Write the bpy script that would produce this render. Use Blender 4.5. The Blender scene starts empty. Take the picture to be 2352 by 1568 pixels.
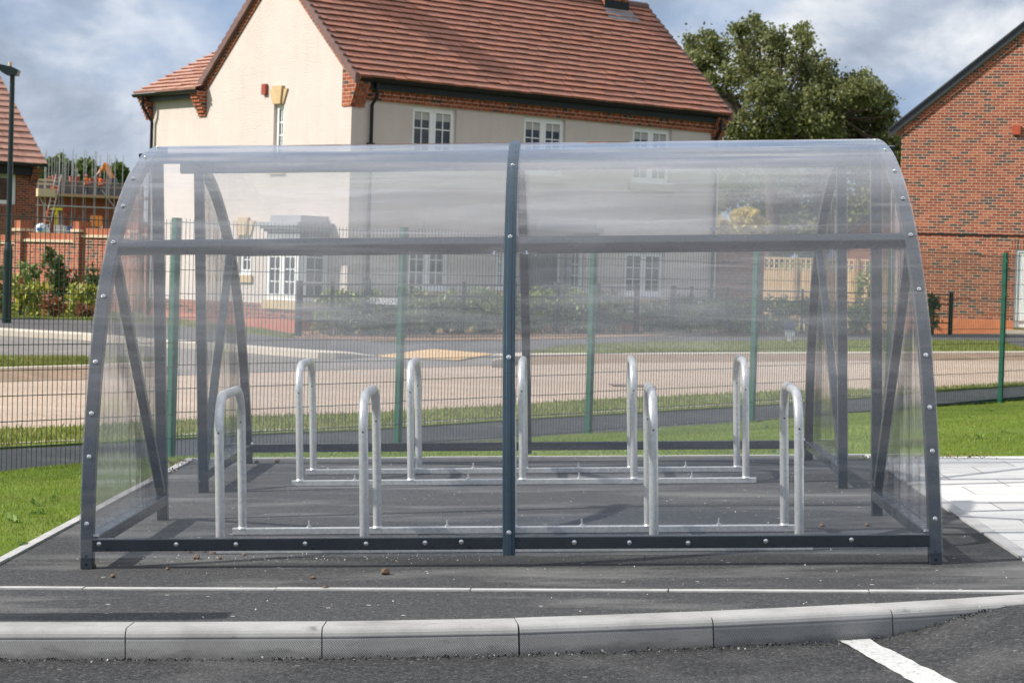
import bpy, bmesh, math, random
import numpy as np
from mathutils import Matrix, Vector
random.seed(7); RNG = np.random.default_rng(11)
S = bpy.context.scene
COL = S.collection

# ------------------------------------------------------------------ camera
FPX, H0, ROLL, CZ, CX, CY = 5150.0, 650.0, 0.030, 1.45, 1176.0, 784.0
PITCH = math.atan((CY - H0) / FPX)
cp, sp = math.cos(PITCH), math.sin(PITCH)
FW = np.array([0, cp, -sp]); UP0 = np.array([0, sp, cp]); RT0 = np.array([1.0, 0, 0])
RT = RT0 * math.cos(ROLL) + UP0 * math.sin(ROLL)
UP = UP0 * math.cos(ROLL) - RT0 * math.sin(ROLL)
cam = bpy.data.cameras.new('camera'); camo = bpy.data.objects.new('camera', cam); COL.objects.link(camo)
cam.sensor_width = 36; cam.lens = FPX / 2352 * 36; cam.clip_start = 0.1; cam.clip_end = 3000
camo.matrix_world = Matrix(((RT[0], UP[0], -FW[0], 0), (RT[1], UP[1], -FW[1], 0), (RT[2], UP[2], -FW[2], CZ), (0, 0, 0, 1)))
cam.dof.use_dof = True; cam.dof.focus_distance = 11.6; cam.dof.aperture_fstop = 9.0
S.camera = camo

# ------------------------------------------------------------------ sun, sky, exposure
SUN = Vector((-0.80, -0.14, 0.586)).normalized()
SKY_STRENGTH, SUN_STRENGTH = 0.088, 4.9
w = bpy.data.worlds.new('World'); S.world = w; w.use_nodes = True
S.view_settings.view_transform = 'Standard'; S.view_settings.look = 'None'
S.view_settings.exposure = 0.38; S.view_settings.gamma = 1.0
S.cycles.transparent_max_bounces = 40; S.cycles.max_bounces = 8
S.cycles.caustics_reflective = False; S.cycles.caustics_refractive = False
S.cycles.sample_clamp_indirect = 4.0


class NB:
    """small helper to wire shader nodes"""
    def __init__(s, tree):
        s.t = tree; s.n = tree.nodes; s.l = tree.links

    def add(s, typ, **kw):
        n = s.n.new(typ)
        for k, v in kw.items():
            if k.startswith('i_'):
                s.put(n.inputs[k[2:].replace('__', ' ')], v)
            elif k.startswith('x_'):
                s.put(n.inputs[int(k[2:])], v)
            else:
                setattr(n, k, v)
        return n

    def put(s, sock, v):
        if hasattr(v, 'is_linked') and hasattr(v, 'node'):
            s.l.new(v, sock)
        elif isinstance(v, (tuple, list)) and len(v) == 3 and sock.type == 'RGBA':
            sock.default_value = (*v, 1)
        else:
            sock.default_value = v

    def math(s, op, a, b=0.0, c=0.0):
        n = s.add('ShaderNodeMath', operation=op); s.put(n.inputs[0], a); s.put(n.inputs[1], b); s.put(n.inputs[2], c)
        return n.outputs[0]

    def mix(s, f, a, b, blend='MIX'):
        n = s.add('ShaderNodeMix', data_type='RGBA', blend_type=blend)
        s.put(n.inputs[0], f); s.put(n.inputs[6], a); s.put(n.inputs[7], b)
        return n.outputs[2]

    def ramp(s, fac, stops, interp='LINEAR'):
        n = s.add('ShaderNodeValToRGB'); r = n.color_ramp; r.interpolation = interp
        while len(r.elements) > 1: r.elements.remove(r.elements[-1])
        r.elements[0].position = stops[0][0]
        c = stops[0][1]; r.elements[0].color = (*c, 1) if isinstance(c, tuple) else (c, c, c, 1)
        for p, c in stops[1:]:
            e = r.elements.new(p); e.color = (*c, 1) if isinstance(c, tuple) else (c, c, c, 1)
        s.put(n.inputs[0], fac)
        return n.outputs[0]

    def noise(s, vec, scale, detail=4, rough=0.55, dist=0.0, dim='3D'):
        n = s.add('ShaderNodeTexNoise', noise_dimensions=dim)
        if vec is not None: s.put(n.inputs['Vector'], vec)
        n.inputs['Scale'].default_value = scale; n.inputs['Detail'].default_value = detail
        n.inputs['Roughness'].default_value = rough; n.inputs['Distortion'].default_value = dist
        return n.outputs[0]

    def mapping(s, vec, scale=(1, 1, 1), loc=(0, 0, 0), rot=(0, 0, 0)):
        n = s.add('ShaderNodeMapping'); s.put(n.inputs[0], vec)
        n.inputs['Scale'].default_value = scale; n.inputs['Location'].default_value = loc; n.inputs['Rotation'].default_value = rot
        return n.outputs[0]

    def bump(s, h, strength=0.3, dist=0.01):
        n = s.add('ShaderNodeBump'); s.put(n.inputs['Height'], h)
        n.inputs['Strength'].default_value = strength; n.inputs['Distance'].default_value = dist
        return n.outputs[0]


def world_nodes():
    b = NB(w.node_tree); b.n.clear()
    out = b.add('ShaderNodeOutputWorld'); bg = b.add('ShaderNodeBackground')
    sky = b.add('ShaderNodeTexSky', sky_type='NISHITA', sun_disc=False)
    sky.sun_elevation = math.asin(SUN.z); sky.sun_rotation = math.atan2(SUN.x, SUN.y)
    sky.air_density = 1.0; sky.dust_density = 1.2; sky.ozone_density = 1.0
    tc = b.add('ShaderNodeTexCoord')
    v = tc.outputs['Generated']
    # clouds live on the sky sphere: stretched along the horizon
    m1 = b.mapping(v, (2.6, 2.6, 4.0), (3.1, 0.4, 0.22))
    n1 = b.noise(m1, 2.2, 5, 0.5, 0.2)
    m2 = b.mapping(v, (3.4, 3.4, 5.4), (7.3, 1.9, 0.6))
    n2 = b.noise(m2, 3.1, 9, 0.58, 0.25)
    cover = b.ramp(n1, [(0.36, 0.0), (0.54, 1.0)])
    shade = b.ramp(n2, [(0.34, (2.6, 3.1, 3.9)), (0.43, (3.4, 4.0, 5.0)), (0.50, (4.5, 5.1, 6.1)), (0.56, (6.3, 6.7, 7.3)), (0.66, (8.8, 8.9, 9.1))])
    blue = b.mix(0.85, sky.outputs[0], (2.5, 3.8, 6.2))
    colr = b.mix(cover, blue, shade)
    # thinner, brighter cloud overhead
    ev = b.add('ShaderNodeSeparateXYZ', x_0=v).outputs[2]
    colr = b.mix(b.ramp(ev, [(0.28, 0.0), (0.75, 0.8)]), colr, b.mix(n1, (7.0, 7.4, 8.4), (11.0, 11.1, 11.6)))
    b.put(bg.inputs[0], colr); bg.inputs[1].default_value = SKY_STRENGTH
    b.l.new(bg.outputs[0], out.inputs[0])
world_nodes()
sl = bpy.data.lights.new('sun', 'SUN'); slo = bpy.data.objects.new('sun', sl); COL.objects.link(slo)
sl.energy = SUN_STRENGTH; sl.angle = math.radians(0.53); sl.color = (1.0, 0.955, 0.88)
slo.rotation_euler = SUN.to_track_quat('Z', 'Y').to_euler(); slo.location = (-20, 0, 20)

# ------------------------------------------------------------------ places: rays, pad frame, ground
PAD = Matrix(((0.99896337, 0.02350666, -0.03898233, 0.01860773), (-0.0239404, 0.99965615, -0.01069731, 10.78387396),
              (0.03871746, 0.01161947, 0.99918264, 0.0824019), (0, 0, 0, 1)))   # the gently falling asphalt pad
PADI = PAD.inverted()
PADN = np.array(PAD)[:3, :3]; PADT = np.array(PAD)[:3, 3]


def ray(x, y):
    return FW + RT * (x - CX) / FPX - UP * (y - CY) / FPX


ORI = np.array([0, 0, CZ])


def on_pad(x, y, z=0.0):
    o = PADN.T @ (ORI - PADT); d = PADN.T @ ray(x, y)
    p = o + (z - o[2]) / d[2] * d
    return (float(p[0]), float(p[1]))


FA = np.array([-2.8, 18.6]); FD = np.array([0.62, 0.785]); FD = FD / np.hypot(*FD); FN = np.array([-FD[1], FD[0]])  # fence line, FN points away from the pad


def fence_z(s):
    return -0.16 + 0.0103 * (s + 3.0)


def bz(X, Y):
    """ground beyond the fence"""
    return float(np.interp(Y, [14, 22, 44, 60, 78, 125, 215, 330], [-0.15, -0.15, 0.38, 0.47, 0.6, 3.0, 4.6, 5.0]))


def at(x, y, dz=0.0):
    """the point of the far ground (raised by dz) seen at photo position x, y"""
    d = ray(x, y); lo, hi = 12.0, 320.0
    for _ in range(60):
        m = (lo + hi) / 2; p = ORI + d * (m / d[1])
        if p[2] > bz(p[0], p[1]) + dz: lo = m
        else: hi = m
    p = ORI + d * (lo / d[1])
    return Vector(p)


def at_y(x, y, Y):
    d = ray(x, y); return Vector(ORI + d * (Y / d[1]))


def pad_plane(X, Y):
    # height of the pad plane over world X, Y
    n = PADN[:, 2]
    return float(PADT[2] - (n[0] * (X - PADT[0]) + n[1] * (Y - PADT[1])) / n[2])


def ground_z(X, Y):
    q = np.array([X, Y]) - FA
    d = -float(q @ FN)                    # metres on our side of the fence
    s = float(q @ FD)
    zb = fence_z(s)
    if d <= 0:
        t = min(1.0, -d / 1.0)
        return (1 - t) * min(zb, bz(X, Y) + 0.2) + t * bz(X, Y) - 0.05
    l = PADI @ Vector((X, Y, 0.1))
    e = max(0.0, l.y - 6.0) + max(0.0, -2.6 - l.x) * 0.6
    wgt = d / (d + 0.55 * e + 1e-4) if e > 0 else 1.0
    wgt = wgt * wgt * (3 - 2 * wgt)
    return wgt * pad_plane(X, Y) + (1 - wgt) * zb


# ------------------------------------------------------------------ mesh building
class MB:
    def __init__(s):
        s.v = []; s.f = []; s.uv = []; s.m = []; s.mi = 0

    def face(s, pts, uv=None):
        k = len(s.v); s.v += [tuple(p) for p in pts]; s.f.append(tuple(range(k, k + len(pts)))); s.uv.append(uv); s.m.append(s.mi)

    def mesh(s, vs, fs, uvs=None):
        k = len(s.v); s.v += [tuple(p) for p in vs]
        for i, f in enumerate(fs):
            s.f.append(tuple(a + k for a in f)); s.uv.append(uvs[i] if uvs else None); s.m.append(s.mi)

    def box(s, a, b, mat=None):
        x0, y0, z0 = a; x1, y1, z1 = b
        vs = [(x0, y0, z0), (x1, y0, z0), (x1, y1, z0), (x0, y1, z0), (x0, y0, z1), (x1, y0, z1), (x1, y1, z1), (x0, y1, z1)]
        if mat is not None: vs = [tuple(mat @ Vector(p)) for p in vs]
        s.mesh(vs, [(3, 2, 1, 0), (4, 5, 6, 7), (0, 1, 5, 4), (1, 2, 6, 5), (2, 3, 7, 6), (3, 0, 4, 7)])

    def sweep(s, path, prof, up=(0, 0, 1), closed=True, caps=True):
        """sweep a closed 2-D profile (side, up) along a path"""
        P = [Vector(p) for p in path]; n = len(prof); rings = []
        for i, p in enumerate(P):
            t = (P[min(i + 1, len(P) - 1)] - P[max(i - 1, 0)]).normalized()
            u = Vector(up[i] if isinstance(up, list) else up); sd = t.cross(u).normalized(); u2 = sd.cross(t).normalized()
            rings.append([p + sd * a + u2 * b for a, b in prof])
        vs = [q for r in rings for q in r]; fs = []
        for i in range(len(P) - 1):
            for j in range(n if closed else n - 1):
                a = i * n + j; b2 = i * n + (j + 1) % n
                fs.append((a, b2, b2 + n, a + n))
        if caps and closed:
            fs.append(tuple(range(n - 1, -1, -1))); fs.append(tuple(range((len(P) - 1) * n, len(P) * n)))
        s.mesh(vs, fs)

    def tube(s, path, r, n=10, up=None, r1=None):
        P = [Vector(p) for p in path]
        if up is None:
            d = (P[-1] - P[0]).normalized(); up = (1, 0, 0) if abs(d.x) < 0.8 else (0, 0, 1)
        pr = [(r * math.cos(2 * math.pi * k / n), r * math.sin(2 * math.pi * k / n)) for k in range(n)]
        if r1 is None: s.sweep(path, pr, up)
        else:
            k0 = len(s.v); s.sweep(path, pr, up)
            for i, p in enumerate(P):
                f = 1 + (r1 / r - 1) * i / (len(P) - 1)
                for j in range(n):
                    q = Vector(s.v[k0 + i * n + j]); s.v[k0 + i * n + j] = tuple(p + (q - p) * f)

    def prism(s, poly, z0, z1):
        n = len(poly)
        vs = [(x, y, z0) for x, y in poly] + [(x, y, z1) for x, y in poly]
        fs = [tuple(range(n - 1, -1, -1)), tuple(range(n, 2 * n))] + [(i, (i + 1) % n, n + (i + 1) % n, n + i) for i in range(n)]
        s.mesh(vs, fs)

    def build(s, name, mat, parent=None, mw=None, smooth=False):
        me = bpy.data.meshes.new(name); me.from_pydata(s.v, [], s.f); me.update()
        for m in (mat if isinstance(mat, (list, tuple)) else [mat]): me.materials.append(m)
        ul = me.uv_layers.new(name='UVMap')
        for p in me.polygons:
            p.material_index = s.m[p.index] if s.m[p.index] < len(me.materials) else 0
            p.use_smooth = smooth
            u = s.uv[p.index]; nrm = p.normal; ax = max(range(3), key=lambda k: abs(nrm[k]))
            for j, li in enumerate(p.loop_indices):
                if u is not None: ul.data[li].uv = u[j]
                else:
                    c = me.vertices[me.loops[li].vertex_index].co
                    ul.data[li].uv = (c.y, c.z) if ax == 0 else (c.x, c.z) if ax == 1 else (c.x, c.y)
        if smooth and hasattr(me, 'set_sharp_from_angle'): me.set_sharp_from_angle(angle=math.radians(35))
        o = bpy.data.objects.new(name, me); COL.objects.link(o)
        if parent is not None: o.parent = parent
        if mw is not None: o.matrix_world = mw
        return o


def sq(wd, ht, c=0.004):
    """chamfered rectangular tube section"""
    a, b = wd / 2, ht / 2
    return [(-a + c, -b), (a - c, -b), (a, -b + c), (a, b - c), (a - c, b), (-a + c, b), (-a, b - c), (-a, -b + c)]


def tag(o, label=None, cat=None, group=None, kind=None):
    if label: o['label'] = label
    if cat: o['category'] = cat
    if group: o['group'] = group
    if kind: o['kind'] = kind
    return o


def thing(name, label, cat, mw=None, group=None):
    o = bpy.data.objects.new(name, None); COL.objects.link(o); o.empty_display_size = 0.2
    if mw is not None: o.matrix_world = mw if isinstance(mw, Matrix) else Matrix.Translation(Vector(mw))
    return tag(o, label, cat, group)


def copy_tree(o, parent=None):
    c = o.copy(); COL.objects.link(c)
    if parent is not None: c.parent = parent
    for ch in [k for k in o.children]: copy_tree(ch, c)
    return c


def put(o, parent, mat=None):
    """copy a ready part (shared mesh) under a parent"""
    c = o.copy(); COL.objects.link(c); c.parent = parent
    if mat is not None: c.matrix_local = mat
    return c


# ------------------------------------------------------------------ materials
MATS = {}


def mat(name):
    m = bpy.data.materials.new(name); m.use_nodes = True; b = NB(m.node_tree); b.n.clear()
    out = b.add('ShaderNodeOutputMaterial'); MATS[name] = m
    return m, b, out


def principled(b, out, color, rough=0.6, metal=0.0, normal=None, spec=0.5, **kw):
    p = b.add('ShaderNodeBsdfPrincipled')
    b.put(p.inputs['Base Color'], color); b.put(p.inputs['Roughness'], rough); b.put(p.inputs['Metallic'], metal)
    p.inputs['Specular IOR Level'].default_value = spec
    if normal is not None: b.put(p.inputs['Normal'], normal)
    for k, v in kw.items(): b.put(p.inputs[k.replace('_', ' ')], v)
    b.l.new(p.outputs[0], out.inputs[0]); return p


def simple(name, c, rough=0.5, metal=0.0, var=0.12, scale=8.0, bump=0.0, spec=0.5, coord='Object'):
    m, b, out = mat(name)
    v = b.add('ShaderNodeTexCoord').outputs[coord]
    n = b.noise(v, scale, 5, 0.6)
    lo = tuple(x * (1 - var) for x in c); hi = tuple(min(1, x * (1 + var)) for x in c)
    colr = b.ramp(n, [(0.3, lo), (0.7, hi)])
    nr = b.bump(b.noise(v, scale * 6, 3), bump, 0.004) if bump else None
    rg = b.ramp(b.noise(v, scale * 2.3, 4), [(0.3, max(0.0, rough - 0.08)), (0.7, min(1.0, rough + 0.08))])
    principled(b, out, colr, rg, metal, nr, spec)
    return m


def brick(name, stops, mortar, bw=0.225, bh=0.075, mw=0.011, soldier=False, bump=0.5, english=False):
    """per-brick colours from a ramp, laid out in the wall's own metres (UV)"""
    m, b, out = mat(name)
    uv = b.add('ShaderNodeTexCoord').outputs['UV']
    sx = b.add('ShaderNodeSeparateXYZ'); b.put(sx.inputs[0], uv)
    u, v = sx.outputs[0], sx.outputs[1]
    row = b.math('FLOOR', b.math('DIVIDE', v, bh))
    off = b.math('MULTIPLY', b.math('MODULO', b.math('ABSOLUTE', row), 2.0), 0.5)
    uu = b.math('ADD', b.math('DIVIDE', u, bw), off)
    if soldier: uu = b.math('DIVIDE', u, bw)
    col = b.math('FLOOR', uu)
    fu = b.math('MULTIPLY', b.math('FRACT', uu), bw); fv = b.math('MULTIPLY', b.math('FRACT', b.math('DIVIDE', v, bh)), bh)
    mk = b.math('MAXIMUM', b.math('LESS_THAN', fu, mw), b.math('LESS_THAN', fv, mw))
    if english:
        # a header split in about half of the stretchers
        cx2 = b.add('ShaderNodeCombineXYZ'); b.put(cx2.inputs[0], b.math('ADD', col, 17.0)); b.put(cx2.inputs[1], row)
        wn2 = b.add('ShaderNodeTexWhiteNoise', noise_dimensions='2D'); b.put(wn2.inputs['Vector'], cx2.outputs[0])
        half = b.math('MULTIPLY', b.math('GREATER_THAN', wn2.outputs[0], 0.5), b.math('LESS_THAN', b.math('ABSOLUTE', b.math('SUBTRACT', fu, bw * 0.5 + mw * 0.5)), mw * 0.5))
        mk = b.math('MAXIMUM', mk, half)
        col = b.math('ADD', col, b.math('MULTIPLY', b.math('GREATER_THAN', fu, bw * 0.5), b.math('MULTIPLY', b.math('GREATER_THAN', wn2.outputs[0], 0.5), 0.37)))
    cx = b.add('ShaderNodeCombineXYZ'); b.put(cx.inputs[0], col); b.put(cx.inputs[1], row)
    wn = b.add('ShaderNodeTexWhiteNoise', noise_dimensions='2D'); b.put(wn.inputs['Vector'], cx.outputs[0])
    colr = b.ramp(wn.outputs[0], stops, 'CONSTANT')
    big = b.noise(b.add('ShaderNodeTexCoord').outputs['Object'], 0.8, 3)
    fine = b.noise(uv, 90, 4, 0.7)
    colr = b.mix(0.35, colr, b.ramp(fine, [(0.3, 0.35), (0.7, 1.0)]), 'MULTIPLY')
    colr = b.mix(0.25, colr, b.ramp(big, [(0.3, 0.6), (0.7, 1.0)]), 'MULTIPLY')
    mort = b.mix(0.5, mortar, b.ramp(b.noise(uv, 25, 4), [(0.3, tuple(x * 0.75 for x in mortar)), (0.7, mortar)]))
    colr = b.mix(mk, colr, mort)
    h = b.math('SUBTRACT', b.math('MULTIPLY', fine, 0.25), mk)
    principled(b, out, colr, 0.85, 0, b.bump(h, bump, 0.006), 0.25)
    return m


BR_RED = [(0.0, (0.36, 0.10, 0.052)), (0.20, (0.30, 0.082, 0.047)), (0.40, (0.42, 0.125, 0.066)), (0.56, (0.26, 0.07, 0.045)), (0.68, (0.46, 0.145, 0.078)), (0.76, (0.10, 0.07, 0.065)), (0.90, (0.19, 0.075, 0.058))]
BR_PINK = [(0.0, (0.43, 0.115, 0.065)), (0.2, (0.34, 0.09, 0.058)), (0.4, (0.48, 0.14, 0.08)), (0.6, (0.29, 0.08, 0.055)), (0.75, (0.12, 0.085, 0.075)), (0.88, (0.33, 0.10, 0.06))]
BR_SHADE = [(0.0, (0.26, 0.07, 0.04)), (0.3, (0.20, 0.055, 0.035)), (0.6, (0.31, 0.09, 0.045)), (0.85, (0.11, 0.055, 0.045))]  # darker tones for walls in shade; the shade is in the colour
M_BRICK = brick('red_multi_brick', BR_RED, (0.58, 0.44, 0.32), mw=0.013)
M_BRICKW = brick('garden_wall_brick', BR_PINK, (0.58, 0.44, 0.33), english=True)
M_BRICKD = brick('shade_toned_brick', BR_SHADE, (0.42, 0.28, 0.2))
M_BRICKB = brick('eaves_brick', [(0.0, (0.33, 0.085, 0.04)), (0.4, (0.25, 0.065, 0.035)), (0.7, (0.40, 0.12, 0.06)), (0.86, (0.10, 0.06, 0.055))], (0.50, 0.36, 0.25), bw=0.16)
M_SOLDIER = brick('soldier_brick', BR_RED, (0.56, 0.43, 0.31), bw=0.075, bh=0.6, soldier=True)
M_COPING = brick('coping_brick', [(0.0, (0.46, 0.135, 0.07)), (0.5, (0.39, 0.115, 0.06)), (0.8, (0.52, 0.17, 0.09))], (0.55, 0.3, 0.2), bw=0.085, bh=0.6, soldier=True, mw=0.008)
M_PLINTH = simple('orange_plinth_brick', (0.58, 0.19, 0.085), 0.8, var=0.14, scale=3, bump=0.2)
M_PLINTHP = simple('smooth_red_plinth', (0.40, 0.135, 0.09), 0.85, var=0.16, scale=3, bump=0.2)
M_STONE = simple('buff_stone', (0.50, 0.36, 0.19), 0.85, var=0.1, scale=4, bump=0.2)
M_STONEL = simple('pale_coping_stone', (0.60, 0.46, 0.33), 0.85, var=0.12, scale=4, bump=0.2)
M_BLACK = simple('black_paint', (0.010, 0.011, 0.013), 0.45, var=0.3, spec=0.3)
M_DARKGREY = simple('dark_fascia_paint', (0.035, 0.038, 0.045), 0.45, var=0.25)
M_LEAD = simple('lead_sheet', (0.18, 0.19, 0.20), 0.55, 0.2, var=0.25, scale=3)
M_WHITE = simple('white_upvc', (0.80, 0.80, 0.79), 0.32, var=0.03)
M_LEADROOF = simple('grey_canopy_lead', (0.26, 0.265, 0.28), 0.6, var=0.15, scale=2)
M_PURPLE = simple('dark_tile_clay', (0.15, 0.085, 0.075), 0.8, var=0.18, scale=3, bump=0.2)


def m_render():
    m, b, out = mat('cream_roughcast_render')
    v = b.add('ShaderNodeTexCoord').outputs['Object']
    big = b.noise(v, 0.7, 5, 0.65); fine = b.noise(v, 38, 4, 0.7); mid = b.noise(b.mapping(v, (3, 3, 0.7)), 1.6, 5, 0.6)
    c = b.ramp(big, [(0.3, (0.655, 0.57, 0.52)), (0.7, (0.725, 0.635, 0.58))])
    c = b.mix(0.22, c, b.ramp(fine, [(0.35, 0.55), (0.6, 1.0)]), 'MULTIPLY')
    c = b.mix(0.12, c, b.ramp(mid, [(0.35, 0.6), (0.6, 1.0)]), 'MULTIPLY')
    drip = b.noise(b.mapping(v, (5, 5, 0.35)), 1.3, 6, 0.65)
    c = b.mix(b.ramp(drip, [(0.56, 0.0), (0.78, 0.20)]), c, (0.42, 0.37, 0.32))
    principled(b, out, c, 0.92, 0, b.bump(fine, 0.9, 0.03), 0.2); return m
M_RENDER = m_render()


def m_tile(name, stops, tw=0.30):
    m, b, out = mat(name)
    uv = b.add('ShaderNodeTexCoord').outputs['UV']
    sx = b.add('ShaderNodeSeparateXYZ'); b.put(sx.inputs[0], uv); u, v = sx.outputs[0], sx.outputs[1]
    row = b.math('FLOOR', v); off = b.math('MULTIPLY', b.math('MODULO', b.math('ABSOLUTE', row), 2.0), 0.5)
    uu = b.math('ADD', b.math('DIVIDE', u, tw), off); col = b.math('FLOOR', uu)
    cx = b.add('ShaderNodeCombineXYZ'); b.put(cx.inputs[0], col); b.put(cx.inputs[1], row)
    wn = b.add('ShaderNodeTexWhiteNoise', noise_dimensions='2D'); b.put(wn.inputs['Vector'], cx.outputs[0])
    c = b.ramp(wn.outputs[0], stops)
    big = b.noise(uv, 0.35, 4, 0.6)
    c = b.mix(b.ramp(big, [(0.4, 0.0), (0.75, 0.35)]), c, stops[-1][1])
    st = b.noise(b.mapping(uv, (6, 0.25, 1)), 1.0, 5, 0.6)
    c = b.mix(0.4, c, b.ramp(st, [(0.3, 0.65), (0.65, 1.0)]), 'MULTIPLY')
    gap = b.math('LESS_THAN', b.math('FRACT', uu), 0.025)
    c = b.mix(b.math('MULTIPLY', gap, 0.45), c, (0.05, 0.03, 0.025))
    h = b.math('SUBTRACT', b.math('MULTIPLY', b.noise(uv, 40, 3), 0.2), gap)
    principled(b, out, c, 0.8, 0, b.bump(h, 0.4, 0.008), 0.3); return m
M_TILE = m_tile('red_brown_roof_tile', [(0.0, (0.32, 0.15, 0.105)), (0.35, (0.385, 0.17, 0.118)), (0.7, (0.43, 0.18, 0.12)), (1.0, (0.35, 0.172, 0.13))])
M_TILEP = m_tile('pink_roof_tile', [(0.0, (0.46, 0.25, 0.185)), (0.5, (0.52, 0.29, 0.215)), (1.0, (0.42, 0.22, 0.165))])  # paler copy for sunlit roofs; the sunlight is put into the colour


def m_pane():
    m, b, out = mat('window_glass')
    v = b.add('ShaderNodeTexCoord').outputs['Object']
    c = b.ramp(b.noise(b.mapping(v, (1, 1, 2.2)), 1.4, 3), [(0.35, (0.012, 0.016, 0.022)), (0.65, (0.05, 0.055, 0.06))])
    principled(b, out, c, 0.03, 0, b.bump(b.noise(v, 1.2, 2), 0.05, 0.02), 0.6); return m
M_PANE = m_pane()
M_BLIND = simple('window_blind', (0.42, 0.41, 0.39), 0.8, var=0.06)


def m_asphalt(name, base, fine_scale, patch=0.35, speck=0.0, dust=(0.20, 0.198, 0.192), bump=0.5, aniso=(1, 1, 1), rough=0.9, dthr=(0.50, 0.72), grain=0.75):
    m, b, out = mat(name)
    v = b.add('ShaderNodeTexCoord').outputs['Object']
    f1 = b.noise(v, fine_scale, 3, 0.7); f2 = b.noise(v, fine_scale * 0.28, 4, 0.7)
    vor = b.add('ShaderNodeTexVoronoi'); b.put(vor.inputs['Vector'], v); vor.inputs['Scale'].default_value = fine_scale * 0.6
    c = b.ramp(f1, [(0.3, tuple(x * 0.45 for x in base)), (0.55, base), (0.78, tuple(x * 1.9 for x in base))])
    cell = b.add('ShaderNodeSeparateColor', x_0=vor.outputs['Color']).outputs[0]
    c = b.mix(grain, c, b.ramp(cell, [(0.0, 0.35), (0.55, 0.8), (0.88, 1.05), (0.97, 1.6), (1.0, 2.0)]), 'MULTIPLY')
    c = b.mix(0.35, c, b.ramp(f2, [(0.3, 0.35), (0.7, 1.0)]), 'MULTIPLY')
    big = b.noise(b.mapping(v, aniso), 1.1, 6, 0.62)
    c = b.mix(b.math('MULTIPLY', b.ramp(big, [(dthr[0], 0.0), (dthr[1], 1.0)]), patch), c, dust)
    big2 = b.noise(b.mapping(v, aniso, (5, 3, 1)), 0.45, 4, 0.6)
    c = b.mix(0.35, c, b.ramp(big2, [(0.35, 0.55), (0.65, 1.0)]), 'MULTIPLY')
    if speck:
        sv = b.add('ShaderNodeTexVoronoi'); b.put(sv.inputs['Vector'], b.mapping(v, (0.6, 1, 1))); sv.inputs['Scale'].default_value = 9.0
        sel = b.math('GREATER_THAN', b.add('ShaderNodeSeparateColor', x_0=sv.outputs['Color']).outputs[0], 0.62)
        sp_ = b.math('MULTIPLY', b.math('LESS_THAN', sv.outputs['Distance'], 0.06), sel)
        c = b.mix(b.math('MULTIPLY', sp_, speck), c, (0.5, 0.49, 0.47))
    h = b.math('ADD', b.math('MULTIPLY', vor.outputs['Distance'], -0.6), f1)
    principled(b, out, c, rough, 0, b.bump(h, bump, 0.006), 0.35); return m
M_PADASPH = m_asphalt('pad_asphalt', (0.074, 0.0745, 0.076), 150, 0.85, 1.0, aniso=(0.5, 1.6, 1))
M_ROADFG = m_asphalt('coarse_asphalt', (0.062, 0.0625, 0.064), 115, 0.35, 0.5, bump=1.2, grain=0.95)
M_PATH = m_asphalt('path_asphalt', (0.048, 0.05, 0.057), 60, 0.2, 0.0, bump=0.25)
M_PATHL = m_asphalt('worn_path_asphalt', (0.135, 0.125, 0.128), 50, 0.3, 0.0, bump=0.2, grain=0.3)
M_SIDEROAD = m_asphalt('side_road_asphalt', (0.26, 0.235, 0.22), 50, 0.5, 0.0, dust=(0.34, 0.29, 0.25), bump=0.2, grain=0.2)
M_TANROAD = m_asphalt('tan_road_surface', (0.55, 0.42, 0.32), 55, 0.5, 0.0, dust=(0.56, 0.45, 0.36), bump=0.2, aniso=(0.4, 1.5, 1), grain=0.18)
M_KERBP = simple('pale_kerb_concrete', (0.52, 0.46, 0.38), 0.9, var=0.12, scale=2, bump=0.2)
M_KERBB = simple('shaded_kerb_concrete', (0.27, 0.185, 0.125), 0.9, var=0.2, scale=2.5, bump=0.2)  # darker copy for kerb faces, their shade put into the colour
M_SOIL = simple('red_brown_soil', (0.24, 0.135, 0.075), 0.95, var=0.35, scale=9, bump=0.8)
M_SPOIL = simple('pale_site_soil', (0.36, 0.27, 0.2), 0.95, var=0.25, scale=2, bump=0.5)


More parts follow.
